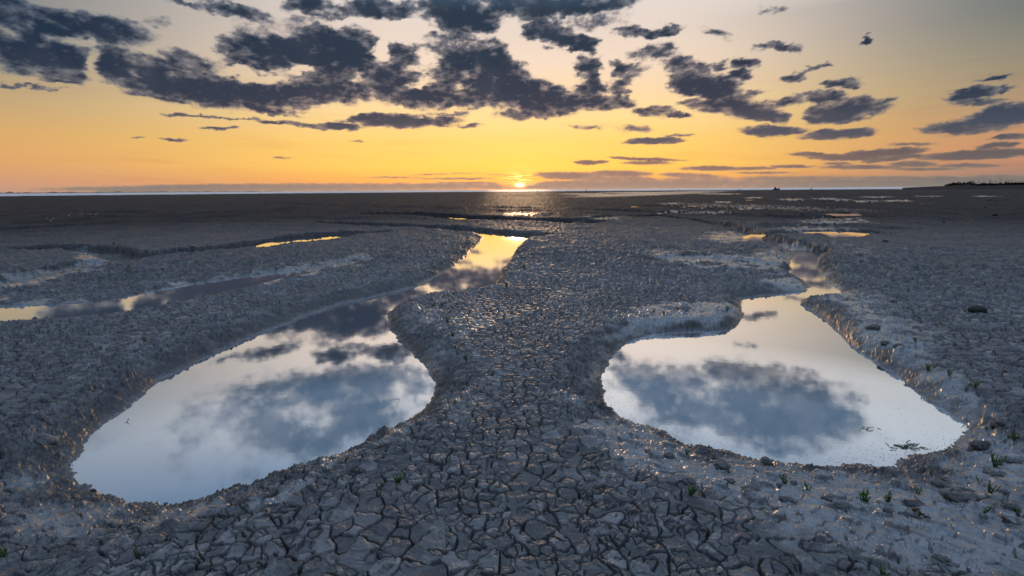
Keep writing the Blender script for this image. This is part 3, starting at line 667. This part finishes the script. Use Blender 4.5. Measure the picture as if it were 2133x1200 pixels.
def rock_bm(w, l, h, seed, rough=.22, sub=3):
    bm = bmesh.new(); bmesh.ops.create_icosphere(bm, subdivisions=sub, radius=1)
    co = np.array([v.co[:] for v in bm.verts])
    n = fbm(co[:, 0] * 1.3 + seed * 3.1 + co[:, 2], co[:, 1] * 1.3 + seed * 1.7 - co[:, 2] * .7, 3, 400 + seed % 9)
    n2 = fbm(co[:, 0] * 3.7 + seed, co[:, 1] * 3.7 + co[:, 2] * 2, 2, 420)
    for v, a, b in zip(bm.verts, n, n2):
        v.co *= 1 + rough * float(a) * 1.6 + rough * .5 * float(b)
        z = v.co.z; v.co.z = z * (.75 if z > 0 else .6)
        v.co.x *= w / 2; v.co.y *= l / 2; v.co.z *= h
    return bm
def link_bm(name, bm, mat, parent=None, smooth=True):
    me = bpy.data.meshes.new(name); bm.to_mesh(me); bm.free(); me.materials.append(mat)
    if smooth: me.polygons.foreach_set('use_smooth', [True] * len(me.polygons))
    o = bpy.data.objects.new(name, me); COL.objects.link(o)
    if parent: o.parent = parent
    return o
def stone(name, px, py, wpx, mat, label, cat, group=None, asp=.6, hh=.35, rot=0, rough=.22, sub=3, sink=.25):
    x, y, z = at(px, py); d = math.hypot(math.hypot(x, y), CAMZ - z)
    w = wpx / F * (y * math.cos(PITCH) + (CAMZ - z) * math.sin(PITCH))
    o = link_bm(name, rock_bm(w, w * asp, w * hh, int(px + py), rough, sub), mat)
    o.location = (x, y, z + w * hh * (.5 - sink) * .6); o.rotation_euler = (0, 0, math.radians(rot))
    return tag(o, label, cat, group)

G1 = 'loose stones on the mud flat'
stone('pebble', 2035, 648, 36, M_STONE, 'large smooth grey-green pebble on cracked mud to the right of the right pool', 'stone', G1, .55, .38, -12, .12)
stone('stone', 2072, 449, 12, M_STONE, 'round black stone standing highest on the dark flat at far right', 'stone', G1, .8, .55)
stone('stone', 1966, 464, 8, M_STONE, 'small black stone left of and nearer than the round black one', 'stone', G1)
stone('stone', 1872, 441.5, 7, M_STONE, 'small dark stone just right of the farthest glowing puddle', 'stone', G1)
stone('stone', 2060, 417.5, 8, M_STONE, 'flat dark stone far off below the dune, leftmost of its row', 'stone', G1, .8, .3)
stone('stone', 2073, 418, 5, M_STONE, 'tiny dark stone far off, second from left in the row below the dune', 'stone', G1)
stone('stone', 2095, 416.5, 6, M_STONE, 'small dark stone far off below the dune, rightmost of its row', 'stone', G1)
stone('stone', 1845, 501, 14, M_STONE, 'low dark stone on mud right of the small glowing pool', 'stone', G1, .6, .35)
stone('stone', 2052, 432, 5, M_STONE, 'tiny dark stone on the far flat above the round black one', 'stone', G1)
stone('stone', 1668, 446, 6, M_STONE, 'dark stone left of the farthest glowing puddle', 'stone', G1)
stone('stone', 193, 1023, 13, M_STONE, 'small sharp black stone in the shallows of the left pool', 'stone', G1, .7, .55)
stone('pebble', 942, 982, 19, M_PALE, 'pale rounded pebble among the grey mud plates below the left pool', 'pebble', G1, .7, .45)
stone('pebble', 1046, 985, 10, M_PALE, 'small whitish pebble on the plates right of the rounded pale one', 'pebble', G1)
stone('pebble', 800, 978, 8, M_PALE, 'tiny white pebble on mud plates beside the grass-green sprig', 'pebble', G1)
stone('pebble', 1340, 1042, 7, M_PALE, 'tiny bluish white pebble on smooth mud in the lower centre right', 'pebble', G1)
stone('pebble', 1063, 1148, 5, M_PALE, 'tiny bright white speck of a pebble near the bottom centre', 'pebble', G1)
G2 = 'mud clods lying on the smooth shore'
for px, py, w, lab, asp, hh, rot in [
    (1597, 963, 24, 'pointed mud clod at the water edge beside a two bladed shoot', .9, .8, 0), (1503, 972, 32, 'broad low mud clod on the near shore of the right pool', .6, .35, 0),
    (1520, 1003, 20, 'small mud clod below the broad low one by the right pool', .7, .4, -20), (1433, 1004, 28, 'domed mud clod above the bright green sprig on the near shore', .7, .42, -10),
    (1395, 951, 22, 'dark stacked mud clod on the pale shore, left of the domed ones', .7, .5, -30), (1355, 982, 24, 'split round mud clod on pale mud at lower centre right', .8, .42, -40),
    (1350, 940, 15, 'small dark mud clod close under the right pool', .8, .4, 0), (1625, 1012, 17, 'round dark mud clod left of a leafy sprig near the right pool', .8, .55, 0),
    (1653, 1005, 14, 'small mud clod right of the leafy sprig near the right pool', .8, .5, 0), (1562, 1020, 34, 'wide flat mud clod below the pointed one', .5, .28, -8),
    (1640, 1042, 30, 'crumpled mud clod in the lower right, above cracked plates', .7, .35, -20), (1720, 1039, 20, 'squarish dark clod left of the two cracked slabs', .8, .45, -10),
    (1750, 1056, 38, 'pair of cracked dark slabs on smooth grey mud', .6, .35, -16), (1900, 1050, 34, 'grey clod behind the thin driftwood twig', .55, .35, -24), (1893, 1072, 28, 'low clod below the driftwood twig', .5, .3, -24),
    (1848, 1067, 18, 'small clod left of the driftwood twig', .6, .4, -20), (1986, 1040, 46, 'long dark slab clod, largest on the right shore', .5, .34, -28), (2013, 1020, 30, 'thin dark clod just right of the largest slab', .4, .3, -28),
    (2040, 935, 38, 'smooth humped clod at the right end of the right pool', .5, .45, 0), (2086, 886, 36, 'dark humped clod above the right end of the right pool', .55, .45, 0), (2105, 1053, 30, 'dark rounded clod near the right edge', .6, .4, -24),
    (2080, 988, 28, 'low clod under a spreading green sprig on the right', .7, .3, -10), (2062, 985, 24, 'grey clod left of the spreading sprig on the right', .7, .35, 0), (2110, 960, 30, 'clod at the right edge beside the spreading sprig', .6, .35, -20),
    (1950, 1008, 24, 'clod with a soft tail on the right shore', .6, .4, -20), (1790, 1165, 30, 'thick square clod among plates in the bottom right', .9, .55, -20), (1960, 1165, 26, 'clod beside the curved shell', .7, .45, -20), (1980, 1180, 30, 'flat clod below the curved shell', .6, .3, -10),
    (2090, 1025, 22, 'clod above the short upright shoot at the right', .6, .35, -24), (1905, 660, 20, 'dark clod on smooth mud right of the narrow stream', .7, .4, 0), (1860, 628, 14, 'small dark clod beside the stream mouth', .7, .45, 0), (1882, 632, 20, 'flat dark clod right of the stream mouth', .5, .3, 0),
    (1818, 684, 26, 'rounded clod on the right bank of the right pool', .7, .4, 0), (1845, 722, 22, 'second rounded clod further down the right bank', .7, .4, -10), (1870, 750, 24, 'clod on the right bank above the leafy sprigs', .6, .35, -10),
    (174, 648, 20, 'dark round clod in the left stream', .6, .5, 0), (427, 607, 22, 'clod bulging over the near edge of the left stream', .6, .4, 0), (475, 598, 20, 'clod at the upper end of the left stream', .6, .4, 0),
    (210, 1090, 30, 'dark clod on the silty mud in the lower left', .8, .5, 0), (60, 1180, 34, 'grey clod in the bottom left corner', .7, .4, -20), (130, 1165, 26, 'pale cracked clod near the bottom left corner', .8, .4, 10), (95, 935, 40, 'dark slab slumped from the left bank', .6, .35, 10),
    (345, 1048, 9, 'tiny clod in the shallow near end of the left pool', .8, .5, 0), (1085, 930, 26, 'knobbly clod standing above the plates between the two pools', .8, .6, 20), (1222, 780, 12, 'small round clod on the left bank of the right pool', .9, .6, 0)]:
    stone('mud_clod', px, py, w, M_CLOD, lab, 'clod', G2, asp, hh * .85, rot, .38, 4, .35)

def tube(bm, pts, r0, r1, n=5):
    rings = []
    for i, p in enumerate(pts):
        p = Vector(p); d = (Vector(pts[min(i + 1, len(pts) - 1)]) - Vector(pts[max(i - 1, 0)])).normalized()
        a = d.orthogonal().normalized(); b = d.cross(a); r = r0 + (r1 - r0) * i / (len(pts) - 1)
        rings.append([bm.verts.new(p + (a * math.cos(k / n * 6.2832) + b * math.sin(k / n * 6.2832)) * r) for k in range(n)])
    for q in range(len(rings) - 1):
        for k in range(n): bm.faces.new((rings[q][k], rings[q][(k + 1) % n], rings[q + 1][(k + 1) % n], rings[q + 1][k]))
    bm.faces.new(rings[-1]); bm.faces.new(rings[0][::-1])
def sprig_bm(seed, stems, h, spread, branch=3):
    r = random.Random(seed); bm = bmesh.new()
    for s in range(stems):
        a = r.uniform(0, 6.28); ln = r.uniform(.2, 1) * spread; hh = h * r.uniform(.6, 1.05)
        p0 = Vector((r.uniform(-.1, .1) * spread, r.uniform(-.1, .1) * spread, -.008)); p2 = Vector((math.cos(a) * ln, math.sin(a) * ln, hh)); p1 = (p0 + p2) / 2 + Vector((math.cos(a), math.sin(a), 0)) * ln * .15
        tube(bm, [p0, p1, p2], .0026, .0017)
        for b in range(branch):
            t = r.uniform(.35, .85); q = p0.lerp(p2, t); a2 = r.uniform(0, 6.28); l2 = hh * r.uniform(.2, .38)
            e = q + Vector((math.cos(a2) * l2 * .6, math.sin(a2) * l2 * .6, l2 * .85)); tube(bm, [q, (q + e) / 2 + Vector((0, 0, -l2 * .06)), e], .0018, .0013, 4)
    return bm
G3 = 'small green shoots growing from the mud'
SPRIGS = {}
def sprig(px, py, hpx, lab, kind='leafy'):
    prm = dict(leafy=(7, 3), thin=(3, 2), blades=(2, 0), dry=(6, 2))[kind]
    x, y, z = at(px, py); dep = y * math.cos(PITCH) + (CAMZ - z) * math.sin(PITCH); h = max(hpx / F * dep, .03)
    nm = 'withered_plant' if kind == 'dry' else 'glasswort_shoot'
    k = (kind, len([1 for q in SPRIGS if q[0] == kind])) if len([1 for q in SPRIGS if q[0] == kind]) < 4 else (kind, random.Random(int(px)).randint(0, 3))
    if k not in SPRIGS:
        o = link_bm(nm, sprig_bm(hash(k[0]) % 1 + k[1] * 5 + len(kind), prm[0], .05, .035 if kind != 'dry' else .05, prm[1]), M_RUST if kind == 'dry' else M_GREEN); SPRIGS[k] = o
    else:
        o = SPRIGS[k].copy(); COL.objects.link(o)
    sc = h / .05 * .85; o.scale = (sc, sc, sc if kind != 'dry' else sc * .5); o.location = (x, y, z); o.rotation_euler = (0, 0, px * .37)
    tag(o, lab, 'plant', G3)
for a in [(830,1006,24,'leafy green shoot on pale mud plates below the left pool'),(1263,1058,20,'thin green shoot on smooth plates at the lower centre','thin'),(930,1155,16,'tiny upright shoot by a wide crack near the bottom centre','thin'),
    (1440,1030,26,'bright leafy shoot below the domed clod on the near shore'),(1430,955,14,'small brownish shoot on the pale shore near the water'),(1518,985,14,'small dark shoot below the broad low clod'),
    (1612,968,26,'two bladed shoot at the water edge of the right pool','blades'),(1634,1006,22,'leafy shoot between two dark clods near the right pool'),(1685,1022,24,'forked shoot on smooth mud right of the clod pair','thin'),
    (1799,1044,32,'tall leafy shoot left of the row of driftwood'),(1850,1044,24,'broad leafy shoot at the left end of the driftwood'),(1915,1027,24,'narrow leafy shoot above the driftwood twig','thin'),(2060,1030,26,'leafy shoot right of the largest slab clod'),
    (2047,1074,24,'short upright shoot below the leafy one on the right','thin'),(2124,1076,26,'forked shoot at the right edge of the mud','thin'),(2074,968,30,'wide spreading shoot on the clod at the right'),(2042,1006,20,'single stalk shoot on the right shore','thin'),
    (1840,1199,26,'leafy shoot cut by the bottom edge, right of centre'),(8,1160,26,'bright green shoot in the bottom left corner'),(283,1162,26,'sprawling faint shoot on silt in the lower left','thin'),
    (901,640,12,'leftmost small shoot on the headland between the pools'),(921,637,11,'second small shoot on the headland between the pools'),(953,641,11,'small shoot on a bare patch of the headland'),(931,673,13,'small shoot in the middle of the headland'),
    (943,702,15,'upright shoot on the neck of land beside the left pool'),(969,749,11,'little round shoot right of the left pool'),(947,838,20,'curved shoot where the plates meet the left pool','blades'),(1929,787,16,'shoot on the crest of the right bank'),(1976,784,14,'shoot right of the crest of the right bank'),
    (2030,806,17,'leafy shoot on smooth mud above the end of the right pool'),(1906,714,10,'small shoot on mottled mud right of the right pool'),(1991,720,10,'small shoot on plates far right of the right pool'),(2112,915,18,'low shoot at the right edge above the humped clod'),
    (1056,602,12,'small shoot on the point beside the left channel'),(1092,561,10,'small shoot right of the bend in the left channel'),(302,712,12,'small green shoot on the dark plates left of the left pool'),(2005,445,4,'tiny shoot on the far right flat'),
    (268,558,9,'small shoot below the dark curved bank at the left'),(1515,648,9,'small shoot on the ledge above the right pool'),(1383,655,9,'small shoot near the left end of the ledge above the right pool'),(1363,648,8,'left neighbour of the small shoot on the ledge'),(240,526,7,'tiny shoot above the curved bank at the left'),
    (1665,1072,12,'withered brown plant on smooth mud in the lower right','dry'),(1458,1032,12,'withered red stems beside the bright leafy shoot','dry'),(1025,950,8,'small withered tuft on plates between the two pools','dry')]:
    sprig(*a)

def stick(name, p0, p1, rad, lab, lift=.006, mat=None, bend=.1, level=None):
    a = Vector(at(*p0)); b = Vector(at(*p1))
    if level is not None: a = Vector((*gp(*p0, level), level)); b = Vector((*gp(*p1, level), level))
    c = (a + b) / 2; bm = bmesh.new(); r = random.Random(int(p0[0])); pts = []
    side = (b - a).cross(Vector((0, 0, 1))) * bend
    for i in range(9):
        t = i / 8; pts.append(a.lerp(b, t) - c + side * math.sin(t * 3.1) + Vector((r.uniform(-1, 1), r.uniform(-1, 1), r.uniform(-.5, 1))) * rad * .8)
    tube(bm, pts, rad, rad * .45, 6)
    tube(bm, [pts[4], pts[4] + side * 1.2 + (b - a) * .12 + Vector((0, 0, rad * 2))], rad * .5, rad * .25, 5)
    o = link_bm(name, bm, mat or M_WOOD); o.location = c + Vector((0, 0, lift)); return tag(o, lab, 'twig', 'twigs and driftwood')
stick('twig', (1903, 1045), (1926, 1063), .0035, 'thin pale twig lying over the grey clod on the right shore', .03)
stick('driftwood', (1905, 1066), (1936, 1084), .009, 'thick brown piece of driftwood with a broken end on the right shore', .012)
stick('twig', (1953, 998), (1978, 1005), .004, 'dark bent twig on smooth mud above the largest slab')
stick('twig', (1980, 925), (2030, 938), .005, 'dark root lying on the mud at the right end of the right pool')
stick('twig', (2100, 905), (2133, 918), .006, 'dark root at the right edge above the humped clod', .01)
stick('twig', (2088, 1075), (2120, 1098), .007, 'brown driftwood stick near the right edge', .01)
tw = stick('twig', (268, 872), (271, 884), .0025, 'dark twig standing in the left pool near its left bank', .0, level=-.13)

# shells
def shell(px, py, wpx, lab, spiral):
    x, y, z = at(px, py); w = wpx / F * (y * math.cos(PITCH) + (CAMZ - z) * math.sin(PITCH)); bm = bmesh.new()
    if spiral:
        for k in range(5):
            r = w * .45 * (1 - k * .19); bmesh.ops.create_icosphere(bm, subdivisions=2, radius=r, matrix=Matrix.Translation((k * w * .16 - w * .2, 0, r * .8)) @ Matrix.Diagonal((.7, 1, .9, 1)))
    else:
        n = 14; rings = []
        for i in range(7):
            t = i / 6; ring = []
            for k in range(n + 1):
                a = math.pi * k / n; q = w * .5 * math.sin(t * 1.5) * (1 + .04 * math.cos(k * 2.6)); ring.append(bm.verts.new((math.cos(a) * q, math.sin(a) * q * .8, w * .32 * math.cos(t * 1.5))))
            rings.append(ring)
        for i in range(6):
            for k in range(n): bm.faces.new((rings[i][k], rings[i][k + 1], rings[i + 1][k + 1], rings[i + 1][k]))
        bmesh.ops.remove_doubles(bm, verts=bm.verts, dist=1e-5)
        bmesh.ops.solidify(bm, geom=bm.faces[:], thickness=w * .05)
    o = link_bm('snail_shell' if spiral else 'cockle_shell', bm, M_SHELL); o.location = (x, y, z + .004); o.rotation_euler = (0, .2, px); tag(o, lab, 'shell')
shell(1499, 1193, 14, 'pale round snail shell at the bottom edge', True)
shell(1971, 1164, 16, 'curved white cockle shell leaning on a clod in the lower right', False)
shell(1970, 994, 8, 'tiny whitish shell fragment by the dark bent twig', False)
shell(2073, 1052, 9, 'small pale shell fragment left of the dark rounded clod', False)

# floating weed, foam and flecks
def flecks(name, spots, size, mat, lev, seed, lab=None, cat=None, kind=None, long=1.0):
    r = random.Random(seed); V = []; Tq = []
    for px, py in spots:
        x, y = gp(px, py, lev); s_ = size * r.uniform(.35, 1.3); a = r.uniform(0, 6.28); n = 6; b0 = len(V)
        for lv, sc in ((lev - .001, 1.0), (lev + s_ * .22, .6)):
            for k in range(n):
                q = s_ * sc * r.uniform(.6, 1.2); u_ = math.cos(k / n * 6.283) * q * long; w_ = math.sin(k / n * 6.283) * q
                V.append((x + u_ * math.cos(a) - w_ * math.sin(a), y + u_ * math.sin(a) + w_ * math.cos(a), lv))
        V.append((x, y, lev + s_ * .3))
        for k in range(n):
            k2 = (k + 1) % n; Tq += [(b0 + k, b0 + k2, b0 + n + k2), (b0 + k, b0 + n + k2, b0 + n + k), (b0 + n + k, b0 + n + k2, b0 + 2 * n)]
    o = mesh_np(name, V, None, Tq, mat); tag(o, lab, cat, None, kind); return o
r = random.Random(5)
sp = []
edge_pts = [(1265,830),(1275,850),(1310,872),(1370,897),(1430,919),(1490,935),(1560,951),(1640,961),(1720,963),(1800,966),(1850,962),(1900,949),(1950,938),(1990,922)]
for i in range(len(edge_pts) - 1):
    for k in range(34):
        t = r.random(); a = edge_pts[i]; b = edge_pts[i + 1]; off = r.expovariate(1 / 12.0)
        sp.append((a[0] + (b[0] - a[0]) * t + off * .5 * (1 if a[0] < 1500 else -.1), a[1] + (b[1] - a[1]) * t - off * .9))
for k in range(240): sp.append((r.uniform(1290, 1960), 830 + r.random() ** .6 * 110))
for k in range(150): sp.append((r.gauss(1790, 90), r.gauss(945, 9)))
sp = [p for p in sp if 700 < p[1] < 966 and p[1] < 880 + (p[0] - 1280) * .33]
flecks('foam_flecks', sp, .0042, M_FOAM, -.13, 3, 'pale foam flecks drifting near the shore of the right pool', 'foam', 'stuff')
sp = [(r.uniform(260, 880), r.uniform(700, 1000)) for k in range(60)] + [(r.gauss(700, 60), r.gauss(950 , 14) ) for k in range(10)]
sp += [(a[0] + (b[0] - a[0]) * t_, a[1] + (b[1] - a[1]) * t_ - r.random() * 6) for a, b in (((345, 1040), (540, 1002)), ((540, 1002), (740, 928)), ((740, 928), (860, 870))) for t_ in [r.random() for _ in range(40)]]
flecks('floating_specks', sp, .0035, M_FOAM, -.13, 4, 'tiny specks floating on the left pool', 'specks', 'stuff')
sp = [(r.gauss(810, 14), r.gauss(833, 2.2)) for k in range(26)]
flecks('floating_leaves', sp, .010, M_FOAM, -.13, 6, 'small patch of pale yellow scraps floating on the left pool', 'debris')
for cx, cy, n, lab in ((1890, 930, 46, 'tangled green weed floating near the right end of the right pool'), (1806, 892, 8, 'small scrap of green weed floating in the middle of the right pool')):
    bm = bmesh.new(); X0, Y0 = gp(cx, cy, -.13)
    for k in range(n):
        a = Vector((r.gauss(0, .045), r.gauss(0, .02), .0)); an = r.gauss(-.3, .5); L = r.uniform(.015, .05); d = Vector((math.cos(an), math.sin(an), 0)) * L
        tube(bm, [a, a + d * .5 + Vector((0, r.uniform(-.006, .006), .003)), a + d], .0018, .001, 4)
    o = link_bm('floating_weed', bm, M_WEED); o.location = (X0, Y0, -.129); tag(o, lab, 'weed')

# ------------------------------------------------------------------ far shore: dune, bushes, dinghies, boats
def far_pt(px, py, dist):
    d = ray(px, py); k = dist / math.hypot(d[0], d[1]); return d[0] * k, d[1] * k, CAMZ + d[2] * k
prof = [(1880,391.0),(1920,389.3),(1965,387.6),(1985,385),(2000,384),(2020,383.8),(2035,386),(2060,385.3),(2100,384.6),(2140,384),(2300,381),(2600,378)]
def dune_h(px):
    for a, b in zip(prof, prof[1:]):
        if a[0] <= px <= b[0]: return a[1] + (b[1] - a[1]) * (px - a[0]) / (b[0] - a[0])
    return prof[0][1] if px < prof[0][0] else prof[-1][1]
cols = np.linspace(1880, 2600, 200); V = []
for i, pxx in enumerate(cols):
    D = 330.0; x, y, z = far_pt(pxx, dune_h(pxx), D); rad = math.hypot(x, y); ux, uy = x / rad, y / rad
    nz_ = .25 * math.sin(i * .9) + .15 * math.sin(i * 2.3)
    for dd, f in ((-60, -.5), (-38, .12), (-20, .5), (-8, .85 + nz_ * .1), (0, 1.0), (14, .8), (50, -.3)):
        V.append((x + ux * dd, y + uy * dd, -.15 + (z + .15) * f if f > 0 else -.6))
o = mesh_np('hills', V, grid_quads(200, 7), mat=M_SAND); tag(o, kind='structure')
r = random.Random(11); V = []; T = []
for k in range(9000):
    pxx = 1968 + r.random() ** .9 * 620; D = 330 + r.uniform(-7, 6); hb = dune_h(pxx)
    big = 2.2 * math.exp(-((pxx - 2022) / 9) ** 2) + 1.2 * math.exp(-((pxx - 2042) / 6) ** 2) + .9 * (math.sin(pxx * .19) > -.2) + .7 * (math.sin(pxx * .051 + 1) > .1)
    x, y, z = far_pt(pxx, hb, D); z = z - .1 + abs(r.gauss(0, .22)) * (0.9 + big * .75); s_ = r.uniform(.12, .38)
    b0 = len(V)
    for q in range(3): V.append((x + r.gauss(0, s_), y + r.gauss(0, s_), z + r.gauss(0, s_)))
    T.append((b0, b0 + 1, b0 + 2))
o = mesh_np('bushes', V, None, T, M_BUSH, smooth=False); tag(o, 'dark low bushes growing along the top of the dune', 'bushes', None, 'stuff')

def dinghy(px, top, lean, dist, lab):
    e = bpy.data.objects.new('dinghy', None); COL.objects.link(e); x, y, z = far_pt(px, dune_h(px) + .3, dist); e.location = (x, y, z - .2)
    bm = bmesh.new(); secs = []
    for i in range(7):
        t = i / 6; w_ = .75 * math.sin(min(1, .35 + t * 1.1) * 1.57) * (1 if t < .75 else (1 - (t - .75) * 3.6)); w_ = max(w_, .05); u_ = -2.1 + 4.2 * t
        secs.append([bm.verts.new((u_, -w_, .55 + .15 * t)), bm.verts.new((u_, -w_ * .7, .12)), bm.verts.new((u_, 0, 0 + .1 * t)), bm.verts.new((u_, w_ * .7, .12)), bm.verts.new((u_, w_, .55 + .15 * t))])
    for a, b in zip(secs, secs[1:]):
        for k in range(4): bm.faces.new((a[k], a[k + 1], b[k + 1], b[k]))
        bm.faces.new((a[4], a[0], b[0], b[4]))
    bm.faces.new(secs[0]); bm.faces.new(secs[-1][::-1]); link_bm('hull', bm, M_HULL, e, False)
    h = (z_top := far_pt(px, top, dist)[2]) - (z - .2); bm = bmesh.new(); d = Vector((lean * h, 0, h))
    tube(bm, [(0, 0, .3), tuple(d * .5), tuple(d)], .085, .055, 6); tube(bm, [(0, 0, 1.0), (-1.6, 0, 1.05)], .05, .04, 5)
    link_bm('mast', bm, M_MAST, e)
    tag(e, lab, 'dinghy', 'beached dinghies behind the dune')
ms = [(2046,374.5,.12),(2049,375,.16),(2059.5,373.3,.0),(2060.5,374.5,.06),(2063.2,374,.02),(2065.5,377,.3),(2070,375,.32),(2075.5,377,.2),(2081,373,.08),(2083.5,373.5,.1),(2092.5,376,.14),(2095.5,372.8,.08),(2098.5,375,.1),(2101.5,376,.16),(2104.5,375,.2),(2108.5,373.8,.06),(2114,375.8,.08),(2128,376.5,.02),(2131.5,377,.02)]
desc = ['faint leaning mast, leftmost beached dinghy','faint leaning mast, second beached dinghy from the left','tall upright mast starting the close cluster of three','upright mast in the middle of the close cluster of three','upright mast ending the close cluster of three','short steeply leaning mast right of the cluster of three','long steeply leaning mast right of the short one',
 'faint low mast in the wide gap','tall mast, left of the tallest close pair','tall mast, right of the tallest close pair','slightly leaning mast before the single tallest one','single tallest mast in the right group','mast just right of the single tallest one','leaning mast in the middle of the right group','most leaning mast of the right group','upright tall mast ending the right group','lone short mast after the right group','faint mast near the right edge','mast cut by the right edge']
for (a, b, c), d_ in zip(ms, desc): dinghy(a, b, c, 338.0, 'dinghy behind the dune: ' + d_)

# small fishing boat aground on the tide line
D = 385.0; x, y, z = far_pt(1617, 394, D)
e = bpy.data.objects.new('fishing_boat', None); COL.objects.link(e); e.location = (x, y, -.1); e.rotation_euler = (0, 0, -.5)
bm = bmesh.new(); secs = []
for i in range(9):
    t = i / 8; w_ = 1.0 * math.sin(min(1, .4 + t) * 1.57) * (1 if t < .7 else max(.05, 1 - (t - .7) * 3.1)); u_ = -1.9 + 3.9 * t; sh_ = .75 + .5 * t ** 2
    secs.append([bm.verts.new((u_, -w_, sh_)), bm.verts.new((u_, -w_ * .75, .2)), bm.verts.new((u_, 0, 0)), bm.verts.new((u_, w_ * .75, .2)), bm.verts.new((u_, w_, sh_))])
for a, b in zip(secs, secs[1:]):
    for k in range(4): bm.faces.new((a[k], a[k + 1], b[k + 1], b[k]))
    bm.faces.new((a[4], a[0], b[0], b[4]))
bm.faces.new(secs[0]); bm.faces.new(secs[-1][::-1]); link_bm('hull', bm, M_HULL, e, False)
bm = bmesh.new(); bmesh.ops.create_cube(bm, size=1, matrix=Matrix.Translation((-.7, 0, 1.25)) @ Matrix.Diagonal((1.0, 1.1, 1.0, 1))); bmesh.ops.create_cube(bm, size=1, matrix=Matrix.Translation((-.7, 0, 1.79)) @ Matrix.Diagonal((1.25, 1.3, .08, 1)))
bmesh.ops.bevel(bm, geom=bm.edges[:], offset=.03, segments=1, affect='EDGES'); link_bm('cabin', bm, M_HULL, e, False)
bm = bmesh.new(); tube(bm, [(-.7, 0, 1.8), (-.7, 0, 2.9)], .06, .04, 6); link_bm('mast', bm, M_MAST, e); bm = bmesh.new(); tube(bm, [(1.4, 0, 1.0), (1.4, 0, 1.8)], .05, .04, 6); link_bm('bow_post', bm, M_MAST, e)
tag(e, 'small dark fishing boat sitting on the tide line right of the sun', 'boat')
def buoy(px, py, s_, lab):
    x, y, z = far_pt(px, py, 420.0); e = bpy.data.objects.new('marker_buoy', None); COL.objects.link(e); e.location = (x, y, -.35); e.scale = (s_, s_, s_)
    bm = bmesh.new(); bmesh.ops.create_cone(bm, cap_ends=True, segments=12, radius1=.55, radius2=.4, depth=.7, matrix=Matrix.Translation((0, 0, .35))); link_bm('float', bm, M_HULL, e)
    bm = bmesh.new(); tube(bm, [(0, 0, .6), (0, 0, 1.6)], .12, .08, 6); bmesh.ops.create_cone(bm, cap_ends=True, segments=8, radius1=.3, radius2=.02, depth=.45, matrix=Matrix.Translation((0, 0, 1.75))); link_bm('topmark', bm, M_HULL, e)
    tag(e, lab, 'buoy', 'marker buoys off the tide line')
buoy(1119, 395, .8, 'marker buoy on the bright water line just right of the sun'); buoy(1221, 395, .9, 'marker buoy on the water line, second to the right of the sun'); buoy(1416, 393, .6, 'tiny marker buoy far left of the fishing boat')
buoy(1540, 393, .7, 'marker buoy just left of the fishing boat'); buoy(1690, 392, 1.0, 'dark marker buoy right of the fishing boat'); buoy(1791, 391, .6, 'tiny marker buoy farthest right on the water line')
# faint opposite shore at the left
V = []; n = 260
for i in range(n):
    pxx = -500 + i * 4.2; h = 9 + 10 * max(0, math.sin(i * .7) * math.sin(i * .13 + 1)) + 6 * (random.Random(i).random() > .8); x, y, z = far_pt(pxx, 400, 6500); k = (1 - i / n) ** .4
    V += [(x, y, -1), (x * 1.01, y * 1.01, h * k), (x * 1.03, y * 1.03, h * k), (x * 1.05, y * 1.05, -1)]
o = mesh_np('hills', V, grid_quads(n, 4), mat=simple("far_shore", (.30, .27, .27, 1), (.36, .32, .31, 1), .01, .9, .0, 0)); tag(o, kind='structure')
